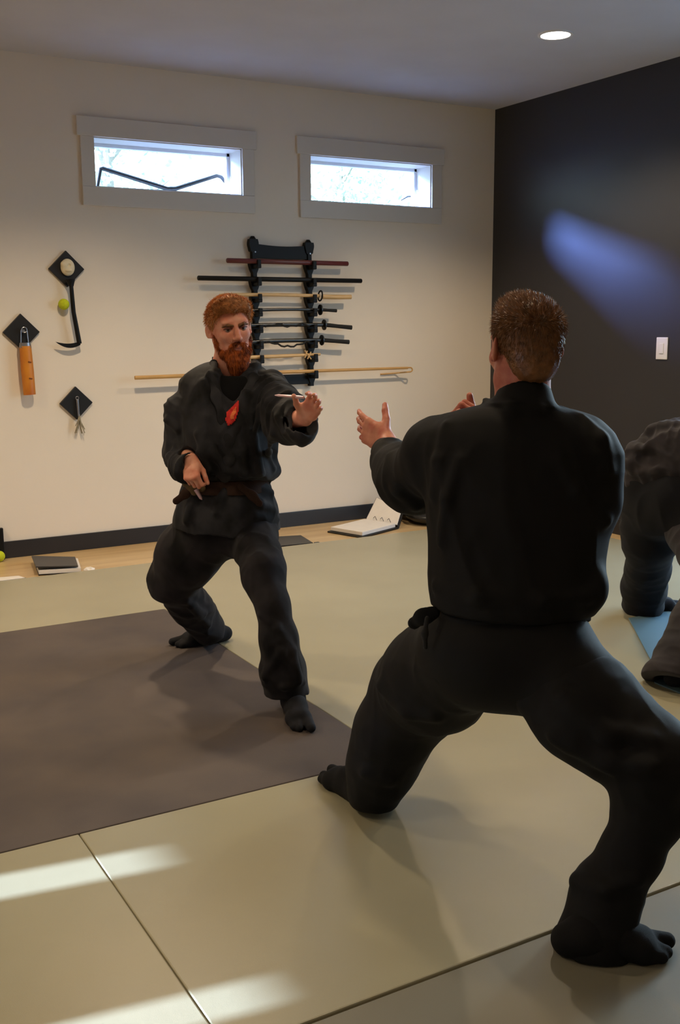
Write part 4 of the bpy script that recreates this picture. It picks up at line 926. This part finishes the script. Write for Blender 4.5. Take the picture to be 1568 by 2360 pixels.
quad_slab(MB(), [np.array([1.14, 5.99, Z0+.006]), np.array([1.36, 5.985, Z0+.006]), np.array([1.33, 6.06, Z0+.006]), np.array([1.12, 6.09, Z0+.006])], .005).build('cover', M['binder'], t)
quad_slab(MB(), [np.array([1.13, 6.0, Z0+.011]), np.array([1.34, 6.0, Z0+.011]), np.array([1.32, 6.07, Z0+.011]), np.array([1.12, 6.1, Z0+.011])], .005).build('pages', M['paper'], t)
b = MB().sphere((1.318, 6.56, Z0+.034), .034, seg=28).build('tennis_ball', M['ball'], None, at=(1.318, 6.56, Z0), smooth=True)
tag(b, 'yellow tennis ball on the floor at the left edge by the baseboard', 'ball')
t = MB().box((1.285, 6.60, Z0), (1.36, 6.63, Z0+.20), .004).build('dark_post', M['black_wood'], None, at=(1.32, 6.615, Z0))
tag(t, 'short dark upright block against the wall at the left edge', 'block')
f = Field(); f.ell((1.715, 6.0, Z0+.012), (.034, .03, .014), k=.01); f.noise.append((.005, (45, 45, 45), 1)); f.half((1.715, 6.0, Z0+.001), -ZZ, .1)
V, Fq = f.mesh(.003); o = link('crumpled_paper', numesh('crumpled_paper', V, Fq), M['paper'], None, at=(1.715, 6.0, Z0)); tag(o, 'small crumpled white paper beside the grey notebook', 'paper')
# ------------------------------------------------------------------ outside the windows
YO = YB+.30
rp = lambda x, z: (x*(YO+.25)/YB, YO+.25, 1.4+(z-1.4)*(YO+.25)/YB)
def W_(px, py, y):
    d = FW+RT*(px-784)/FPX-UP*(py-1180)/FPX; return CAM+d*y/d[1]
YR = YB+.34
rod = [W_(216, 480, YR)*np.array([1, 1, 0])+np.array([0, 0, -.2]), W_(218, 470, YR), W_(232, 388, YR), W_(236, 388, YR), W_(385, 435, YR), W_(405, 435, YR), W_(500, 405, YR), W_(510, 408, YR), W_(524, 425, YR), W_(533, 460, YR), W_(534, 480, YR)*np.array([1, 1, 0])+np.array([0, 0, -.2])]
o = MB().tube(rod, [.012, .012, .012, .014, .015, .015, .013, .013, .013, .012, .012], 10).build('bent_metal_rod', M['black'], None, at=rod[3], smooth=True)
tag(o, 'black bent metal rod just outside the left window', 'rod')
rod = [W_(925, 462, YR), W_(940, 453, YR), W_(965, 452, YR), W_(985, 470, YR), W_(986, 480, YR)*np.array([1, 1, 0])+np.array([0, 0, -.2])]
o = MB().tube(rod, [.004, .007, .005, .004, .006], 8).build('dark_twig', M['black'], None, at=rod[1], smooth=True); tag(o, 'short dark twig outside the right window', 'twig')
struct(MB().box((-60, -60, -.4), (90, 90, -.2)).build('ground', mat('gravel_ground', (118, 120, 118), .9, .2, 3)))
M['leaf'] = mat('pale_green_leaves', (176, 212, 168), 0.6, 0.0, 3, rgb2=(224, 238, 214), spec=.3)
M['bark'] = mat('pale_bark', (150, 140, 125), 0.9, .2, 8)
def tree(x, y, h, r, n, label, seed):
    t = empty('tree', (x, y, -.2), label, 'tree', group='trees seen through the high windows'); rr = random.Random(seed); mb = MB()
    mb.tube([(x, y, -.2), (x+.05, y, h*.4), (x-.05, y, h*.8)], [.11, .08, .03], 8)
    for k in range(9):
        a = rr.uniform(0, 6.28); z = h*(.35+.06*k); mb.tube([(x, y, z), (x+math.cos(a)*r*.5, y+math.sin(a)*r*.5, z+.4), (x+math.cos(a)*r*.9, y+math.sin(a)*r*.9, z+.6)], [.03, .02, .006], 6)
    mb.build('trunk', M['bark'], t, smooth=True)
    g = np.random.default_rng(seed); cl = g.normal(size=(26, 3))*np.array([r*.5, r*.5, h*.22])+np.array([x, y, h*.62]); i = g.integers(0, 26, n)
    c = cl[i]+g.normal(size=(n, 3))*.26; u = g.normal(size=(n, 3)); u /= np.linalg.norm(u, axis=1)[:, None]; w = np.cross(u, g.normal(size=(n, 3))); w /= np.linalg.norm(w, axis=1)[:, None]
    s = .05; V = np.stack([c-u*s, c+w*s*.5, c+u*s, c-w*s*.5], 1).reshape(-1, 3); Fq = np.arange(4*n).reshape(-1, 4)
    me = bpy.data.meshes.new('foliage'); me.from_pydata(V, [], Fq); me.update(); link('foliage', me, M['leaf'], t)
for k, (x, y, h, r, n) in enumerate([(3.9, 12.0, 4.6, .75, 2600), (7.2, 12.5, 5.0, .75, 2600), (10.2, 12.0, 4.6, .8, 3000), (5.6, 17.5, 5.8, .9, 2400), (14.0, 16.5, 5.4, .9, 2400)]):
    tree(x, y, h, r, n, 'pale green leafy tree outside, blurred by glare through the high windows', 20+k)
# ------------------------------------------------------------------ light
w = bpy.data.worlds.new('world'); SC.world = w; w.use_nodes = True; nt = w.node_tree; bg = nt.nodes['Background']
tc = nt.nodes.new('ShaderNodeTexCoord'); sx = nt.nodes.new('ShaderNodeSeparateXYZ'); cr_ = nt.nodes.new('ShaderNodeValToRGB')
nt.links.new(tc.outputs['Generated'], sx.inputs[0]); nt.links.new(sx.outputs['Z'], cr_.inputs[0])
cr_.color_ramp.elements[0].position = 0.0; cr_.color_ramp.elements[0].color = (.75, .9, 1, 1); cr_.color_ramp.elements[1].position = .6; cr_.color_ramp.elements[1].color = (.35, .58, 1, 1)
nt.links.new(cr_.outputs[0], bg.inputs[0]); bg.inputs[1].default_value = SKY
for (x, y) in ((4.176, 4.825), (1.7, 4.825), (-.78, 4.825), (4.176, 2.3), (1.7, 2.3), (-.78, 2.3), (4.176, -.2), (1.7, -.2), (-.78, -.2)):
    downlight(x, y, (x, y) == (4.176, 4.825), LAMP*(1.75 if y > 4 else .66 if y > 1 else .15), 'round recessed ceiling light, glowing white')
def area(loc, dr, sx_, sy_, e_, col, portal=False):
    l = bpy.data.lights.new('daylight', 'AREA'); l.shape = 'RECTANGLE'; l.size = sx_; l.size_y = sy_; l.energy = e_; l.color = col
    if portal: l.cycles.is_portal = True
    o = bpy.data.objects.new('daylight', l); COL.objects.link(o); o.location = loc; o.rotation_euler = Vector(dr).to_track_quat('-Z', 'Z').to_euler(); return o
for W in (W1, W2): area(((W[0]+W[1])/2, YB+TH+.01, (W[2]+W[3])/2), (0, -1, 0), W[1]-W[0], W[3]-W[2], 1, (1, 1, 1), True)
area((XR+.21, (D1[0]+D1[1])/2, (D1[2]+D1[3])/2), (-1, 0, 0), D1[1]-D1[0], D1[3]-D1[2], 1, (1, 1, 1), True)
area((XL-.21, (D2[0]+D2[1])/2, (D2[2]+D2[3])/2), (1, 0, 0), D2[1]-D2[0], D2[3]-D2[2], 1, (1, 1, 1), True)
def daylight_beam(d, e_, ang, col):
    l = bpy.data.lights.new('sun', 'SUN'); l.energy = e_; l.angle = math.radians(ang); l.color = col
    o = bpy.data.objects.new('sun', l); COL.objects.link(o); o.rotation_euler = Vector(d).to_track_quat('-Z', 'Y').to_euler(); return o
daylight_beam((1, -1.2, -.60), SUN, 14, (.22, .34, 1.0))
daylight_beam((-.8, -.3, -.2), 1.7, 9, (.72, .88, 1.0))  # soft beam added as stand-in skylight, giving rims on the right sides
daylight_beam((.97, -.145, -.27), SUN2, .7, (.54, .70, 1.0))  # beam sent through the added slits to draw the floor streaks
vs = SC.view_settings; vs.view_transform = 'Standard'; vs.look = 'None'; vs.gamma = 1; vs.exposure = EXPO; vs.use_curve_mapping = False
